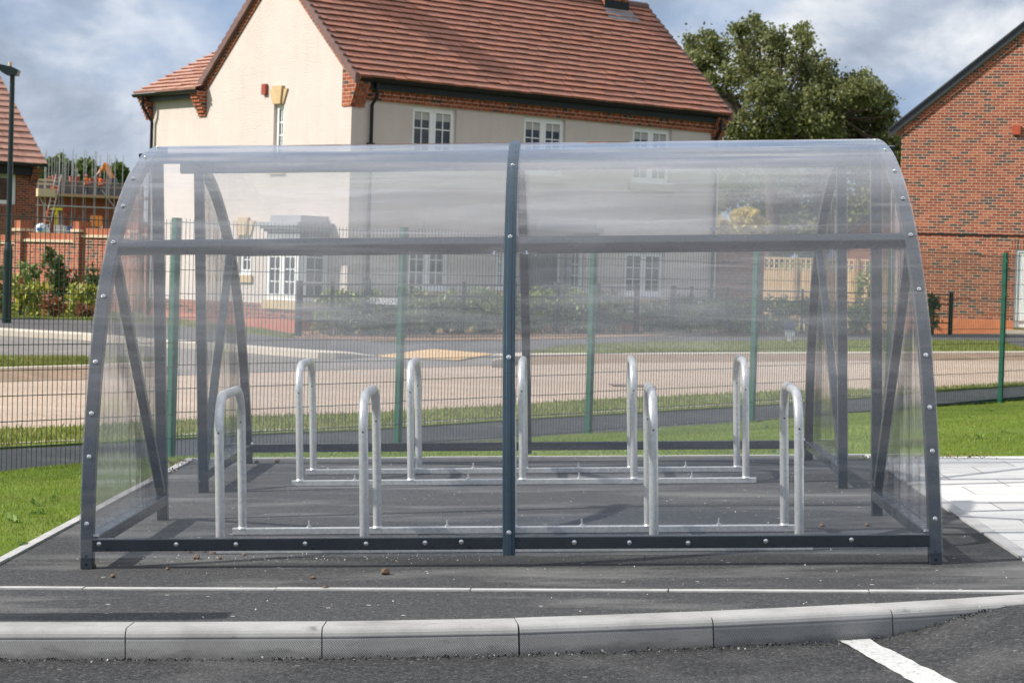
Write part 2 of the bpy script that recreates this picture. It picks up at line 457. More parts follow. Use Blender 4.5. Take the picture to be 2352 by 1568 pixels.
def m_kerb():
    m, b, out = mat('pressed_concrete_kerb')
    tc = b.add('ShaderNodeTexCoord'); v = tc.outputs['Object']; uv = tc.outputs['UV']
    big = b.noise(v, 2.5, 5, 0.65); fine = b.noise(v, 160, 3, 0.7)
    c = b.ramp(big, [(0.28, (0.24, 0.235, 0.225)), (0.5, (0.35, 0.345, 0.335)), (0.75, (0.43, 0.425, 0.415))])
    c = b.mix(0.3, c, b.ramp(fine, [(0.3, 0.5), (0.65, 1.0)]), 'MULTIPLY')
    st = b.noise(b.mapping(v, (2.0, 2.0, 7.0)), 3.0, 6, 0.7)
    c = b.mix(b.ramp(st, [(0.60, 0.0), (0.70, 0.75)]), c, (0.12, 0.12, 0.12))
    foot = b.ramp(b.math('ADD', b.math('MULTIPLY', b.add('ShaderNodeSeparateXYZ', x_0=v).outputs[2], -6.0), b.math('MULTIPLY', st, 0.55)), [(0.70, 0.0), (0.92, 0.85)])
    c = b.mix(foot, c, (0.07, 0.068, 0.065))      # darker towards the foot
    sx = b.add('ShaderNodeSeparateXYZ'); b.put(sx.inputs[0], uv)
    dim = b.math('MULTIPLY', b.math('SINE', b.math('MULTIPLY', b.math('ADD', sx.outputs[0], b.math('MULTIPLY', sx.outputs[1], 0.5)), 620.0)), b.math('SINE', b.math('MULTIPLY', sx.outputs[1], 620.0)))
    face = b.math('MULTIPLY', b.math('GREATER_THAN', sx.outputs[1], 0.228), 1.0)      # hatching only on the upright face
    c = b.mix(b.math('MULTIPLY', face, 0.4), c, b.ramp(dim, [(0.0, (0.15, 0.15, 0.15)), (0.6, (0.32, 0.32, 0.315))]), 'MIX')
    h = b.math('ADD', b.math('MULTIPLY', b.math('MULTIPLY', dim, face), 0.8), b.math('MULTIPLY', fine, 0.3))
    principled(b, out, c, 0.88, 0, b.bump(h, 0.5, 0.004), 0.3); return m
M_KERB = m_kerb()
M_EDGE = simple('concrete_edging', (0.40, 0.395, 0.385), 0.9, var=0.18, scale=6, bump=0.4)


def m_paving():
    m, b, out = mat('pale_paving_slab')
    v = b.add('ShaderNodeTexCoord').outputs['Object']
    br = b.add('ShaderNodeTexBrick'); b.put(br.inputs['Vector'], b.mapping(v, (1, 1, 1), (0.2, 0.05, 0), (0, 0, math.radians(0))))
    br.inputs['Scale'].default_value = 1.0; br.inputs['Brick Width'].default_value = 0.6; br.inputs['Row Height'].default_value = 0.45
    br.inputs['Mortar Size'].default_value = 0.006; br.inputs['Mortar Smooth'].default_value = 0.2
    br.inputs['Color1'].default_value = (0.66, 0.65, 0.625, 1); br.inputs['Color2'].default_value = (0.74, 0.73, 0.705, 1); br.inputs['Mortar'].default_value = (0.36, 0.35, 0.33, 1)
    fine = b.noise(v, 120, 3, 0.7)
    c = b.mix(0.5, br.outputs[0], b.ramp(fine, [(0.3, 0.5), (0.65, 1.0)]), 'MULTIPLY')
    c = b.mix(b.ramp(b.noise(v, 3, 5), [(0.5, 0.0), (0.8, 0.35)]), c, (0.36, 0.33, 0.29))
    principled(b, out, c, 0.85, 0, b.bump(b.math('SUBTRACT', b.math('MULTIPLY', fine, 0.8), br.outputs[1]), 0.9, 0.010), 0.3); return m
M_PAVE = m_paving()


def m_tactile():
    m, b, out = mat('buff_tactile_slab')
    v = b.add('ShaderNodeTexCoord').outputs['Object']
    vo = b.add('ShaderNodeTexVoronoi', feature='F1'); b.put(vo.inputs['Vector'], v); vo.inputs['Scale'].default_value = 11; vo.inputs['Randomness'].default_value = 0.0
    c = b.ramp(vo.outputs['Distance'], [(0.2, (0.68, 0.45, 0.21)), (0.4, (0.58, 0.37, 0.17))])
    principled(b, out, c, 0.85, 0, b.bump(b.ramp(vo.outputs['Distance'], [(0.2, 1.0), (0.35, 0.0)]), 0.5, 0.006), 0.3); return m
M_TACT = m_tactile()


def m_grassground(name, a, c2, c3):
    m, b, out = mat(name)
    v = b.add('ShaderNodeTexCoord').outputs['Object']
    n1 = b.noise(v, 0.9, 5, 0.65); n2 = b.noise(v, 14, 4, 0.7)
    c = b.ramp(n1, [(0.3, a), (0.52, c2), (0.75, c3)])
    c = b.mix(0.5, c, b.ramp(n2, [(0.3, 0.35), (0.7, 1.0)]), 'MULTIPLY')
    principled(b, out, c, 0.95, 0, b.bump(n2, 0.8, 0.03), 0.15); return m
M_GRASSG = m_grassground('grass_ground', (0.10, 0.14, 0.02), (0.135, 0.19, 0.026), (0.18, 0.21, 0.045))
M_VERGE = m_grassground('verge_grass_ground', (0.14, 0.165, 0.03), (0.17, 0.21, 0.035), (0.24, 0.23, 0.07))


def m_leaf(name, stops, trans=0.3, rough=0.5, spec=0.4, patch=None):
    m, b, out = mat(name)
    g = b.add('ShaderNodeNewGeometry')
    c = b.ramp(g.outputs['Random Per Island'], stops)
    if patch:
        pn = b.noise(g.outputs['Position'], 1.6, 5, 0.65); c = b.mix(b.ramp(pn, [(0.50, 0.0), (0.70, 0.75)]), c, patch)
        pd = b.noise(b.mapping(g.outputs['Position'], (1, 1, 1), (9, 4, 0)), 0.8, 4, 0.6); c = b.mix(0.6, c, b.ramp(pd, [(0.35, 0.62), (0.6, 1.0)]), 'MULTIPLY')
    p = b.add('ShaderNodeBsdfPrincipled'); b.put(p.inputs['Base Color'], c); p.inputs['Roughness'].default_value = rough; p.inputs['Specular IOR Level'].default_value = spec
    t = b.add('ShaderNodeBsdfTranslucent'); b.put(t.inputs[0], c)
    mx = b.add('ShaderNodeMixShader'); mx.inputs[0].default_value = trans
    b.l.new(p.outputs[0], mx.inputs[1]); b.l.new(t.outputs[0], mx.inputs[2]); b.l.new(mx.outputs[0], out.inputs[0]); return m
M_BLADE = m_leaf('grass_blade', [(0.0, (0.11, 0.18, 0.015)), (0.35, (0.175, 0.275, 0.02)), (0.7, (0.24, 0.355, 0.028)), (0.95, (0.33, 0.39, 0.06)), (1.0, (0.46, 0.42, 0.16))], 0.4, patch=(0.27, 0.27, 0.07))
M_BLADEV = m_leaf('verge_blade', [(0.0, (0.14, 0.17, 0.022)), (0.5, (0.20, 0.24, 0.035)), (1.0, (0.34, 0.30, 0.10))], 0.35, patch=(0.34, 0.29, 0.10))
M_OAK = m_leaf('oak_leaf', [(0.0, (0.10, 0.12, 0.045)), (0.5, (0.17, 0.19, 0.07)), (0.85, (0.235, 0.245, 0.095)), (1.0, (0.30, 0.275, 0.11))], 0.42)
M_LAUREL = m_leaf('laurel_leaf', [(0.0, (0.08, 0.14, 0.035)), (0.5, (0.18, 0.26, 0.06)), (0.85, (0.32, 0.38, 0.10)), (1.0, (0.50, 0.52, 0.20))], 0.4, 0.35, 0.5)
M_YELLOW = m_leaf('variegated_leaf', [(0.0, (0.10, 0.17, 0.03)), (0.4, (0.30, 0.34, 0.05)), (0.75, (0.52, 0.47, 0.07)), (1.0, (0.60, 0.56, 0.25))], 0.3)
M_PHOT = m_leaf('photinia_leaf', [(0.0, (0.035, 0.07, 0.018)), (0.6, (0.09, 0.13, 0.035)), (0.88, (0.19, 0.18, 0.06)), (1.0, (0.33, 0.12, 0.06))], 0.25, 0.35)
M_RUST = m_leaf('rust_leaf', [(0.0, (0.16, 0.06, 0.03)), (0.6, (0.30, 0.10, 0.045)), (1.0, (0.18, 0.16, 0.05))], 0.25)
M_GOLD = m_leaf('golden_leaf', [(0.0, (0.42, 0.34, 0.06)), (0.5, (0.60, 0.48, 0.10)), (1.0, (0.70, 0.58, 0.20))], 0.35)
M_WOOD_TREE = m_leaf('treeline_leaf', [(0.0, (0.06, 0.10, 0.03)), (0.6, (0.11, 0.16, 0.04)), (1.0, (0.19, 0.23, 0.06))], 0.25)
M_WEED = m_leaf('weed_leaf', [(0.0, (0.10, 0.20, 0.03)), (1.0, (0.24, 0.34, 0.09))], 0.3, 0.4)
M_CHIP = m_leaf('bark_chip', [(0.0, (0.12, 0.07, 0.045)), (0.7, (0.25, 0.155, 0.10)), (1.0, (0.40, 0.29, 0.20))], 0.0, 0.9)
M_BARK = simple('bark', (0.075, 0.055, 0.04), 0.95, var=0.3, scale=5, bump=0.6)
M_STEELP = simple('slate_blue_paint', (0.018, 0.025, 0.033), 0.28, 0.0, var=0.12, scale=5, spec=0.5)
M_CAP = simple('anodised_bar', (0.028, 0.05, 0.068), 0.30, 0.4, var=0.12, scale=5)
M_GREEN = simple('green_powder_coat', (0.004, 0.088, 0.052), 0.38, 0.0, var=0.15)
M_WIRE = simple('dark_green_wire', (0.010, 0.042, 0.030), 0.42, 0.0, var=0.15)
M_SCREW = simple('stainless_screw', (0.72, 0.72, 0.72), 0.2, 1.0, var=0.05)
M_LAMP = simple('dark_green_lamp_paint', (0.010, 0.020, 0.020), 0.35, 0.1, var=0.2)
M_TIMBER = None


def m_galv():
    m, b, out = mat('galvanised_steel')
    v = b.add('ShaderNodeTexCoord').outputs['Object']
    n = b.noise(b.mapping(v, (1, 1, 0.25)), 16, 5, 0.6); n2 = b.noise(v, 60, 3)
    c = b.ramp(n, [(0.3, (0.62, 0.63, 0.62)), (0.55, (0.74, 0.745, 0.735)), (0.75, (0.84, 0.84, 0.83))])
    c = b.mix(0.2, c, b.ramp(n2, [(0.3, 0.6), (0.6, 1.0)]), 'MULTIPLY')
    r = b.ramp(n, [(0.3, 0.42), (0.7, 0.24)])
    spk = b.add('ShaderNodeTexVoronoi'); b.put(spk.inputs['Vector'], v); spk.inputs['Scale'].default_value = 55
    c = b.mix(0.30, c, b.ramp(b.add('ShaderNodeSeparateColor', x_0=spk.outputs['Color']).outputs[0], [(0.0, 0.55), (0.5, 0.9), (1.0, 1.1)]), 'MULTIPLY')
    c = b.mix(b.ramp(b.noise(b.mapping(v, (1, 1, 0.3)), 11, 6, 0.7), [(0.66, 0.0), (0.74, 0.55)]), c, (0.22, 0.215, 0.20))
    principled(b, out, c, r, 0.6, b.bump(n2, 0.08, 0.003), 0.5); return m
M_GALV = m_galv()


def m_timber():
    m, b, out = mat('fence_board_timber')
    uv = b.add('ShaderNodeTexCoord').outputs['UV']
    sx = b.add('ShaderNodeSeparateXYZ'); b.put(sx.inputs[0], uv)
    k = b.math('DIVIDE', sx.outputs[0], 0.105); col = b.math('FLOOR', k)
    wn = b.add('ShaderNodeTexWhiteNoise', noise_dimensions='1D'); b.put(wn.inputs['W'], col)
    c = b.ramp(wn.outputs[0], [(0.0, (0.52, 0.33, 0.16)), (0.5, (0.60, 0.40, 0.21)), (1.0, (0.66, 0.45, 0.25))])
    g = b.noise(b.mapping(uv, (40, 2, 1)), 1.0, 5, 0.6)
    c = b.mix(0.35, c, b.ramp(g, [(0.3, 0.5), (0.65, 1.0)]), 'MULTIPLY')
    gap = b.math('LESS_THAN', b.math('FRACT', k), 0.10)
    c = b.mix(b.math('MULTIPLY', gap, 0.6), c, (0.14, 0.08, 0.04))
    principled(b, out, c, 0.85, 0, b.bump(b.math('MULTIPLY', gap, -1.0), 0.6, 0.01), 0.25); return m
M_TIMBER = m_timber()


def m_poly(name, haze, tint=(0.982, 0.984, 0.988), streak=(0.35, 5.0, 5.0), wave=0.06, rough=0.05):
    """clear weathered polycarbonate: lets light through, a thin milky dust film that also paints in sky reflections, a wavy gloss"""
    m, b, out = mat(name)
    v = b.add('ShaderNodeTexCoord').outputs['Object']
    st = b.noise(b.mapping(v, streak), 1.3, 5, 0.6, 0.3)
    gn = b.add('ShaderNodeSeparateXYZ', x_0=b.add('ShaderNodeTexCoord').outputs['Normal']).outputs[2]
    sky_white = b.ramp(b.math('ABSOLUTE', gn), [(0.05, 0.24), (0.26, 1.0), (0.55, 3.0), (0.8, 4.2)])          # whiter where the sheet faces up: bright sky reflection painted in
    hz = b.math('MULTIPLY', b.ramp(st, [(0.34, haze * 0.35), (0.48, haze * 0.8), (0.58, haze * 1.7), (0.70, haze * 3.4)]), sky_white)  # streaks in the film stand in for cloud reflections
    # thin wisps painted as glints, and a few scratches
    wisp = b.noise(b.mapping(v, (streak[0] * 1.4, streak[1] * 4.0, streak[2] * 4.0), (3, 1, 7), (0.03, 0.02, 0.05)), 1.1, 4, 0.55, 1.0)
    hz = b.math('ADD', hz, b.math('MULTIPLY', b.math('MULTIPLY', b.ramp(wisp, [(0.56, 0.0), (0.74, 1.0)]), haze * 1.8), b.math('ADD', sky_white, 0.25)))
    scr = b.noise(b.mapping(v, (9, 1.2, 1.2), (0, 0, 0), (0.5, 0.3, 0.9)), 6.0, 2, 0.5, 1.5)
    hz = b.math('ADD', hz, b.math('MULTIPLY', b.ramp(scr, [(0.497, 0.0), (0.5, 1.0), (0.502, 0.0)]), 0.008))
    vo = b.add('ShaderNodeTexVoronoi'); b.put(vo.inputs['Vector'], v); vo.inputs['Scale'].default_value = 26
    dot = b.math('MULTIPLY', b.math('LESS_THAN', vo.outputs['Distance'], 0.05), b.math('GREATER_THAN', b.add('ShaderNodeSeparateColor', x_0=vo.outputs['Color']).outputs[1], 0.75))
    hz = b.math('MAXIMUM', hz, b.math('MULTIPLY', dot, 0.55))
    nm = b.bump(b.noise(b.mapping(v, streak), 0.9, 3, 0.5), wave, 0.05)
    tr = b.add('ShaderNodeBsdfTransparent', i_Color=tint)
    df = b.add('ShaderNodeBsdfDiffuse', i_Color=(0.78, 0.78, 0.82)); tl = b.add('ShaderNodeBsdfTranslucent', i_Color=(0.78, 0.78, 0.82))
    m0 = b.add('ShaderNodeMixShader'); m0.inputs[0].default_value = 0.5; b.l.new(df.outputs[0], m0.inputs[1]); b.l.new(tl.outputs[0], m0.inputs[2])
    m1 = b.add('ShaderNodeMixShader'); b.put(m1.inputs[0], hz); b.l.new(tr.outputs[0], m1.inputs[1]); b.l.new(m0.outputs[0], m1.inputs[2])
    gl = b.add('ShaderNodeBsdfGlossy'); gl.inputs['Roughness'].default_value = rough; b.put(gl.inputs['Normal'], nm); b.put(gl.inputs['Color'], (1, 1, 1))
    g = b.add('ShaderNodeNewGeometry'); dp = b.add('ShaderNodeVectorMath', operation='DOT_PRODUCT'); b.put(dp.inputs[0], nm); b.put(dp.inputs[1], g.outputs['Incoming'])
    fr = b.math('ADD', 0.032, b.math('MULTIPLY', 0.80, b.math('POWER', b.math('SUBTRACT', 1.0, b.math('MINIMUM', b.math('ABSOLUTE', dp.outputs['Value']), 1.0)), 4.0)))
    m2 = b.add('ShaderNodeMixShader'); b.put(m2.inputs[0], fr)
    b.l.new(m1.outputs[0], m2.inputs[1]); b.l.new(gl.outputs[0], m2.inputs[2])
    b.l.new(m2.outputs[0], out.inputs[0]); return m
M_POLY = m_poly('clear_polycarbonate', 0.0145, streak=(0.42, 2.6, 2.6), wave=0.22)
M_POLYE = m_poly('clear_end_polycarbonate', 0.013, streak=(5.0, 6.0, 0.5), wave=0.25, rough=0.08)  # upright streaks paint the end panels' reflections into the film


# ================================================================== GROUND
def terrain():
    xs = np.concatenate([np.arange(-400, -60, 40), np.arange(-60, -14, 4), np.arange(-14, 16, 0.35), np.arange(16, 60, 4), np.arange(60, 401, 40)])
    ys = np.concatenate([[-60, -30, -10, 0], np.arange(4, 34, 0.35), np.arange(34, 80, 2.0), np.arange(80, 240, 8), np.arange(240, 420, 30), [600, 900, 1500]])
    vs = []; fs = []
    for y in ys:
        for x in xs:
            q = PADI @ Vector((x, y, pad_plane(x, y)))
            z = ground_z(x, y) if y < 420 else 5.0
            if y > 20 and -float((np.array([x, y]) - FA) @ FN) < -1 and y < 64: z = bz(x, y) - 0.05
            if q.y < -1.2 or (-2.3 < q.x < 2.3 and q.y < 5.7) or (2.3 < q.x < 12 and q.y < 5.3): z -= 0.35
            vs.append((x, y, z))
    n = len(xs)
    for j in range(len(ys) - 1):
        for i in range(n - 1):
            a = j * n + i; fs.append((a, a + 1, a + n + 1, a + n))
    mb = MB(); mb.mesh(vs, fs)
    o = mb.build('ground', M_GRASSG, smooth=True); tag(o, kind='structure')
terrain()


def pad_sheet(name, poly, z, m, thick=0.0, sub=False):
    mb = MB()
    if thick: mb.prism(poly, z - thick, z)
    else: mb.face([(x, y, z) for x, y in poly])
    o = mb.build(name, m, mw=PAD); tag(o, kind='structure'); return o


PX0, PX1, PYB = -2.515, 2.487, 5.90
KB = [(-9, -1.66), (-2.058, -1.632), (-1.4, -1.643), (-0.65, -1.644), (0.062, -1.589), (0.40, -1.53), (0.836, -1.444), (1.20, -1.352), (1.582, -1.245), (1.93, -1.13), (2.30, -0.99), (2.65, -0.87), (5.0, -0.1), (8.0, 0.9)]
STRIP = lambda x: -0.755 - 0.062 * x
kbn = [p for p in KB]
# asphalt pad that the shelter stands on, in front of it the footway
pad_sheet('asphalt_pad', [(PX0, STRIP(PX0) + 0.03), (PX1, STRIP(PX1) + 0.03), (PX1, PYB), (PX0, PYB)], 0.0, M_PADASPH)
pad_sheet('footway', [(x, y + 0.003) for x, y in KB[:-3]] + [(2.36, STRIP(2.36) - 0.03), (-2.6, STRIP(-2.6) - 0.03), (-9, STRIP(-9) - 0.03)], -0.002, M_PADASPH)
pad_sheet('footway_left', [(-9, STRIP(-9) + 0.03), (-2.57, STRIP(-2.57) + 0.03), (-2.57, 0.30), (-9, 0.25)], -0.004, M_PADASPH) if False else None


def edging(name, pts, wd, z0, z1, seg=0.914, m=None):
    """flush concrete edging laid in lengths, one mesh"""
    mb = MB()
    for (a, b_) in zip(pts[:-1], pts[1:]):
        a = Vector((*a, 0)); b2 = Vector((*b_, 0)); L = (b2 - a).length; n = max(1, round(L / seg)); d = (b2 - a) / L; s = Vector((-d.y, d.x, 0))
        for k in range(n):
            p = a + d * (L * k / n + 0.003); q = a + d * (L * (k + 1) / n - 0.003); jz = random.uniform(-0.002, 0.002)
            mb.prism([tuple((p - s * wd / 2).xy), tuple((q - s * wd / 2).xy), tuple((q + s * wd / 2).xy), tuple((p + s * wd / 2).xy)], z0, z1 + jz)
    o = mb.build(name, m or M_EDGE, mw=PAD); tag(o, kind='structure'); return o


edging('edging_strip', [(-9, STRIP(-9)), (2.50, STRIP(2.50))], 0.055, -0.08, 0.006)
edging('edging_strip', [(PX0 - 0.03, -0.56), (PX0 - 0.03, PYB + 0.03)], 0.055, -0.08, 0.012)
edging('edging_strip', [(PX0 - 0.06, PYB + 0.03), (PX1 + 0.3, PYB + 0.03)], 0.055, -0.08, 0.012)
edging('edging_strip', [(PX1 + 0.04, -0.87), (PX1 + 0.04, PYB)], 0.075, -0.08, 0.010)
pad_sheet('paving', [(PX1 + 0.082, -0.84), (2.66, -0.86), (5.0, -0.09), (8, 0.91), (11, 1.9), (11, 5.62), (PX1 + 0.082, 5.72)], 0.008, M_PAVE, 0.03)
pad_sheet('lawn', [(-9, STRIP(-9) + 0.03), (PX0 - 0.06, STRIP(PX0) + 0.03), (PX0 - 0.06, 0.4), (-9, 0.4)], -0.006, M_GRASSG)


def kerbs():
    """bullnosed kerb stones following the curve; the last one drops towards the flush crossing"""
    bk = np.array(KB); seg = np.hypot(*np.diff(bk, axis=0).T); cum = np.concatenate([[0], np.cumsum(seg)])

    def pos(s):
        x = np.interp(s, cum, bk[:, 0]); y = np.interp(s, cum, bk[:, 1])
        x2 = np.interp(s + 0.02, cum, bk[:, 0]); y2 = np.interp(s + 0.02, cum, bk[:, 1]); x1 = np.interp(s - 0.02, cum, bk[:, 0]); y1 = np.interp(s - 0.02, cum, bk[:, 1])
        d = np.array([x2 - x1, y2 - y1]); d /= np.hypot(*d); return np.array([x, y]), np.array([d[1], -d[0]])
    sj = [float(np.interp(x, bk[:, 0], cum)) for x in (-1.496, -0.705, 0.062, 0.836, 1.582)]
    joints = [sj[0] - 0.78 * k for k in range(7, 0, -1)] + sj + [sj[-1] + 0.80 * k for k in (1, 2, 3)]
    for i in range(len(joints) - 1):
        mb = MB(); a, c = joints[i] + 0.0025, joints[i + 1] - 0.0025; N = 7; rows = []
        jz = random.uniform(-0.002, 0.002)
        for k in range(N):
            s = a + (c - a) * k / (N - 1); p, nrm = pos(s); rows.append((s, p, nrm))
        # profile: distance towards the road, height, running length for the UV
        prof = [(0.0, 0.004), (0.010, 0.010), (0.150, 0.010), (0.165, 0.007), (0.176, 0.0), (0.184, -0.010), (0.188, -0.022), (0.188, -0.027), (0.1845, -0.028), (0.1845, -0.033), (0.188, -0.034), (0.202, -0.20)]
        ul = [0.0]
        for q0, q1 in zip(prof[:-1], prof[1:]): ul.append(ul[-1] + math.hypot(q1[0] - q0[0], q1[1] - q0[1]))
        vs = [(p[0] + n[0] * d, p[1] + n[1] * d, h + jz) for s, p, n in rows for d, h in prof]
        fs = []; uvs = []; n = len(prof)
        for k in range(N - 1):
            for j in range(n - 1):
                A = k * n + j; fs.append((A, A + 1, A + n + 1, A + n))
                uvs.append([(rows[k][0], ul[j]), (rows[k][0], ul[j + 1]), (rows[k + 1][0], ul[j + 1]), (rows[k + 1][0], ul[j])])
        mb.mesh(vs, fs, uvs)
        for k in (0, N - 1):
            r = [vs[k * n + j] for j in range(n)] + [(rows[k][1][0], rows[k][1][1], -0.20)]
            mb.face(r if k else r[::-1])
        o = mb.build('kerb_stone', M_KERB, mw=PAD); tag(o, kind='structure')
kerbs()


def front_road():
    """car-park asphalt below the kerb, ramping up to the flush crossing on the right"""
    xs = np.linspace(-9, 8, 120); ys = np.concatenate([np.linspace(-9, -2.4, 10), np.linspace(-2.3, 1.2, 40)])
    kx = np.array([p[0] for p in KB]); ky = np.array([p[1] for p in KB])
    vs = []; fs = []; nx = len(xs)
    for y in ys:
        for x in xs:
            t = min(1.0, max(0.0, (x - 1.50) / 0.72)); t = t * t * (3 - 2 * t)
            lim = np.interp(x, kx, ky) - 0.15
            vs.append((x, min(y, lim), -0.112 + 0.109 * t + 0.012 * max(0, lim - y) * 0))
    for j in range(len(ys) - 1):
        for i in range(nx - 1):
            a = j * nx + i; fs.append((a, a + 1, a + nx + 1, a + nx))
    mb = MB(); mb.mesh(vs, fs); o = mb.build('road', M_ROADFG, mw=PAD, smooth=True); tag(o, kind='structure')
    # painted bay line with ragged edges
    mb = MB(); n = 60; L = []; R_ = []
    for k in range(n + 1):
        t = k / n; y = -1.40 - 4.0 * t
        x0 = 1.395 + (y + 1.40) * -0.168; 
        L.append((x0 + random.uniform(-0.006, 0.006), y)); R_.append((x0 + 0.128 + random.uniform(-0.006, 0.006), y))
    hz = lambda x: -0.112 + 0.109 * (lambda t: t * t * (3 - 2 * t))(min(1.0, max(0.0, (x - 1.50) / 0.72)))
    for k in range(n):
        q = [L[k], R_[k], R_[k + 1], L[k + 1]]
        mb.face([(x, y, hz(x) + 0.005) for x, y in q][::-1])
    m, b, out = mat('worn_white_line_paint'); v = b.add('ShaderNodeTexCoord').outputs['Object']
    nn = b.noise(v, 45, 5, 0.7); c = b.ramp(nn, [(0.30, (0.12, 0.12, 0.12)), (0.40, (0.40, 0.40, 0.39)), (0.65, (0.54, 0.54, 0.53))])
    principled(b, out, c, 0.8, 0, b.bump(nn, 0.4, 0.004), 0.3)
    o = mb.build('parking_line', m, mw=PAD); tag(o, kind='structure')
front_road()


def line_at(pts, xs):
    px = [p[0] for p in pts]; py = [p[1] for p in pts]; r = []
    for x in xs:
        if x < px[0]: y = py[0] + (x - px[0]) * (py[1] - py[0]) / (px[1] - px[0])
        elif x > px[-1]: y = py[-1] + (x - px[-1]) * (py[-1] - py[-2]) / (px[-1] - px[-2])
        else: y = float(np.interp(x, px, py))
        r.append(y)
    return r


def band(name, near, far, z0, z1, m, x0=-450, x1=2800, step=25, kind='structure', thick=0.12):
    """a strip of ground between two surveyed lines (each laid on the far ground raised by z0 / z1)"""
    xs = np.arange(x0, x1 + 1, step)
    zz = lambda z, x: z(x) if callable(z) else z
    A = [at(x, y, zz(z0, x)) for x, y in zip(xs, line_at(near, xs))]; B = [at(x, y, zz(z1, x)) for x, y in zip(xs, line_at(far, xs))]
    mb = MB(); N = 5
    for i in range(len(xs) - 1):
        for k in range(N):
            t0, t1 = k / N, (k + 1) / N
            mb.face([A[i].lerp(B[i], t0), A[i + 1].lerp(B[i + 1], t0), A[i + 1].lerp(B[i + 1], t1), A[i].lerp(B[i], t1)])
        mb.face([A[i] - Vector((0, 0, thick)), A[i + 1] - Vector((0, 0, thick)), A[i + 1], A[i]])
    o = mb.build(name, m); tag(o, kind=kind); return o, A, B


P1 = [(-300, 1044), (0, 1026), (186, 1017), (576, 996), (819, 986), (1219, 960), (1550, 941), (1849, 923), (2147, 897), (2352, 884)]
P2 = [(0, 984), (188, 978), (576, 956), (819, 948.5), (1150, 931), (1345, 917.5), (1550, 909), (1807, 897), (1950, 894), (2147, 891), (2352, 879)]
P3 = [(0, 876), (190, 871), (385, 862), (570, 855), (849, 847), (1150, 838), (1350, 835), (1493, 832.6), (2147, 828), (2352, 828)]


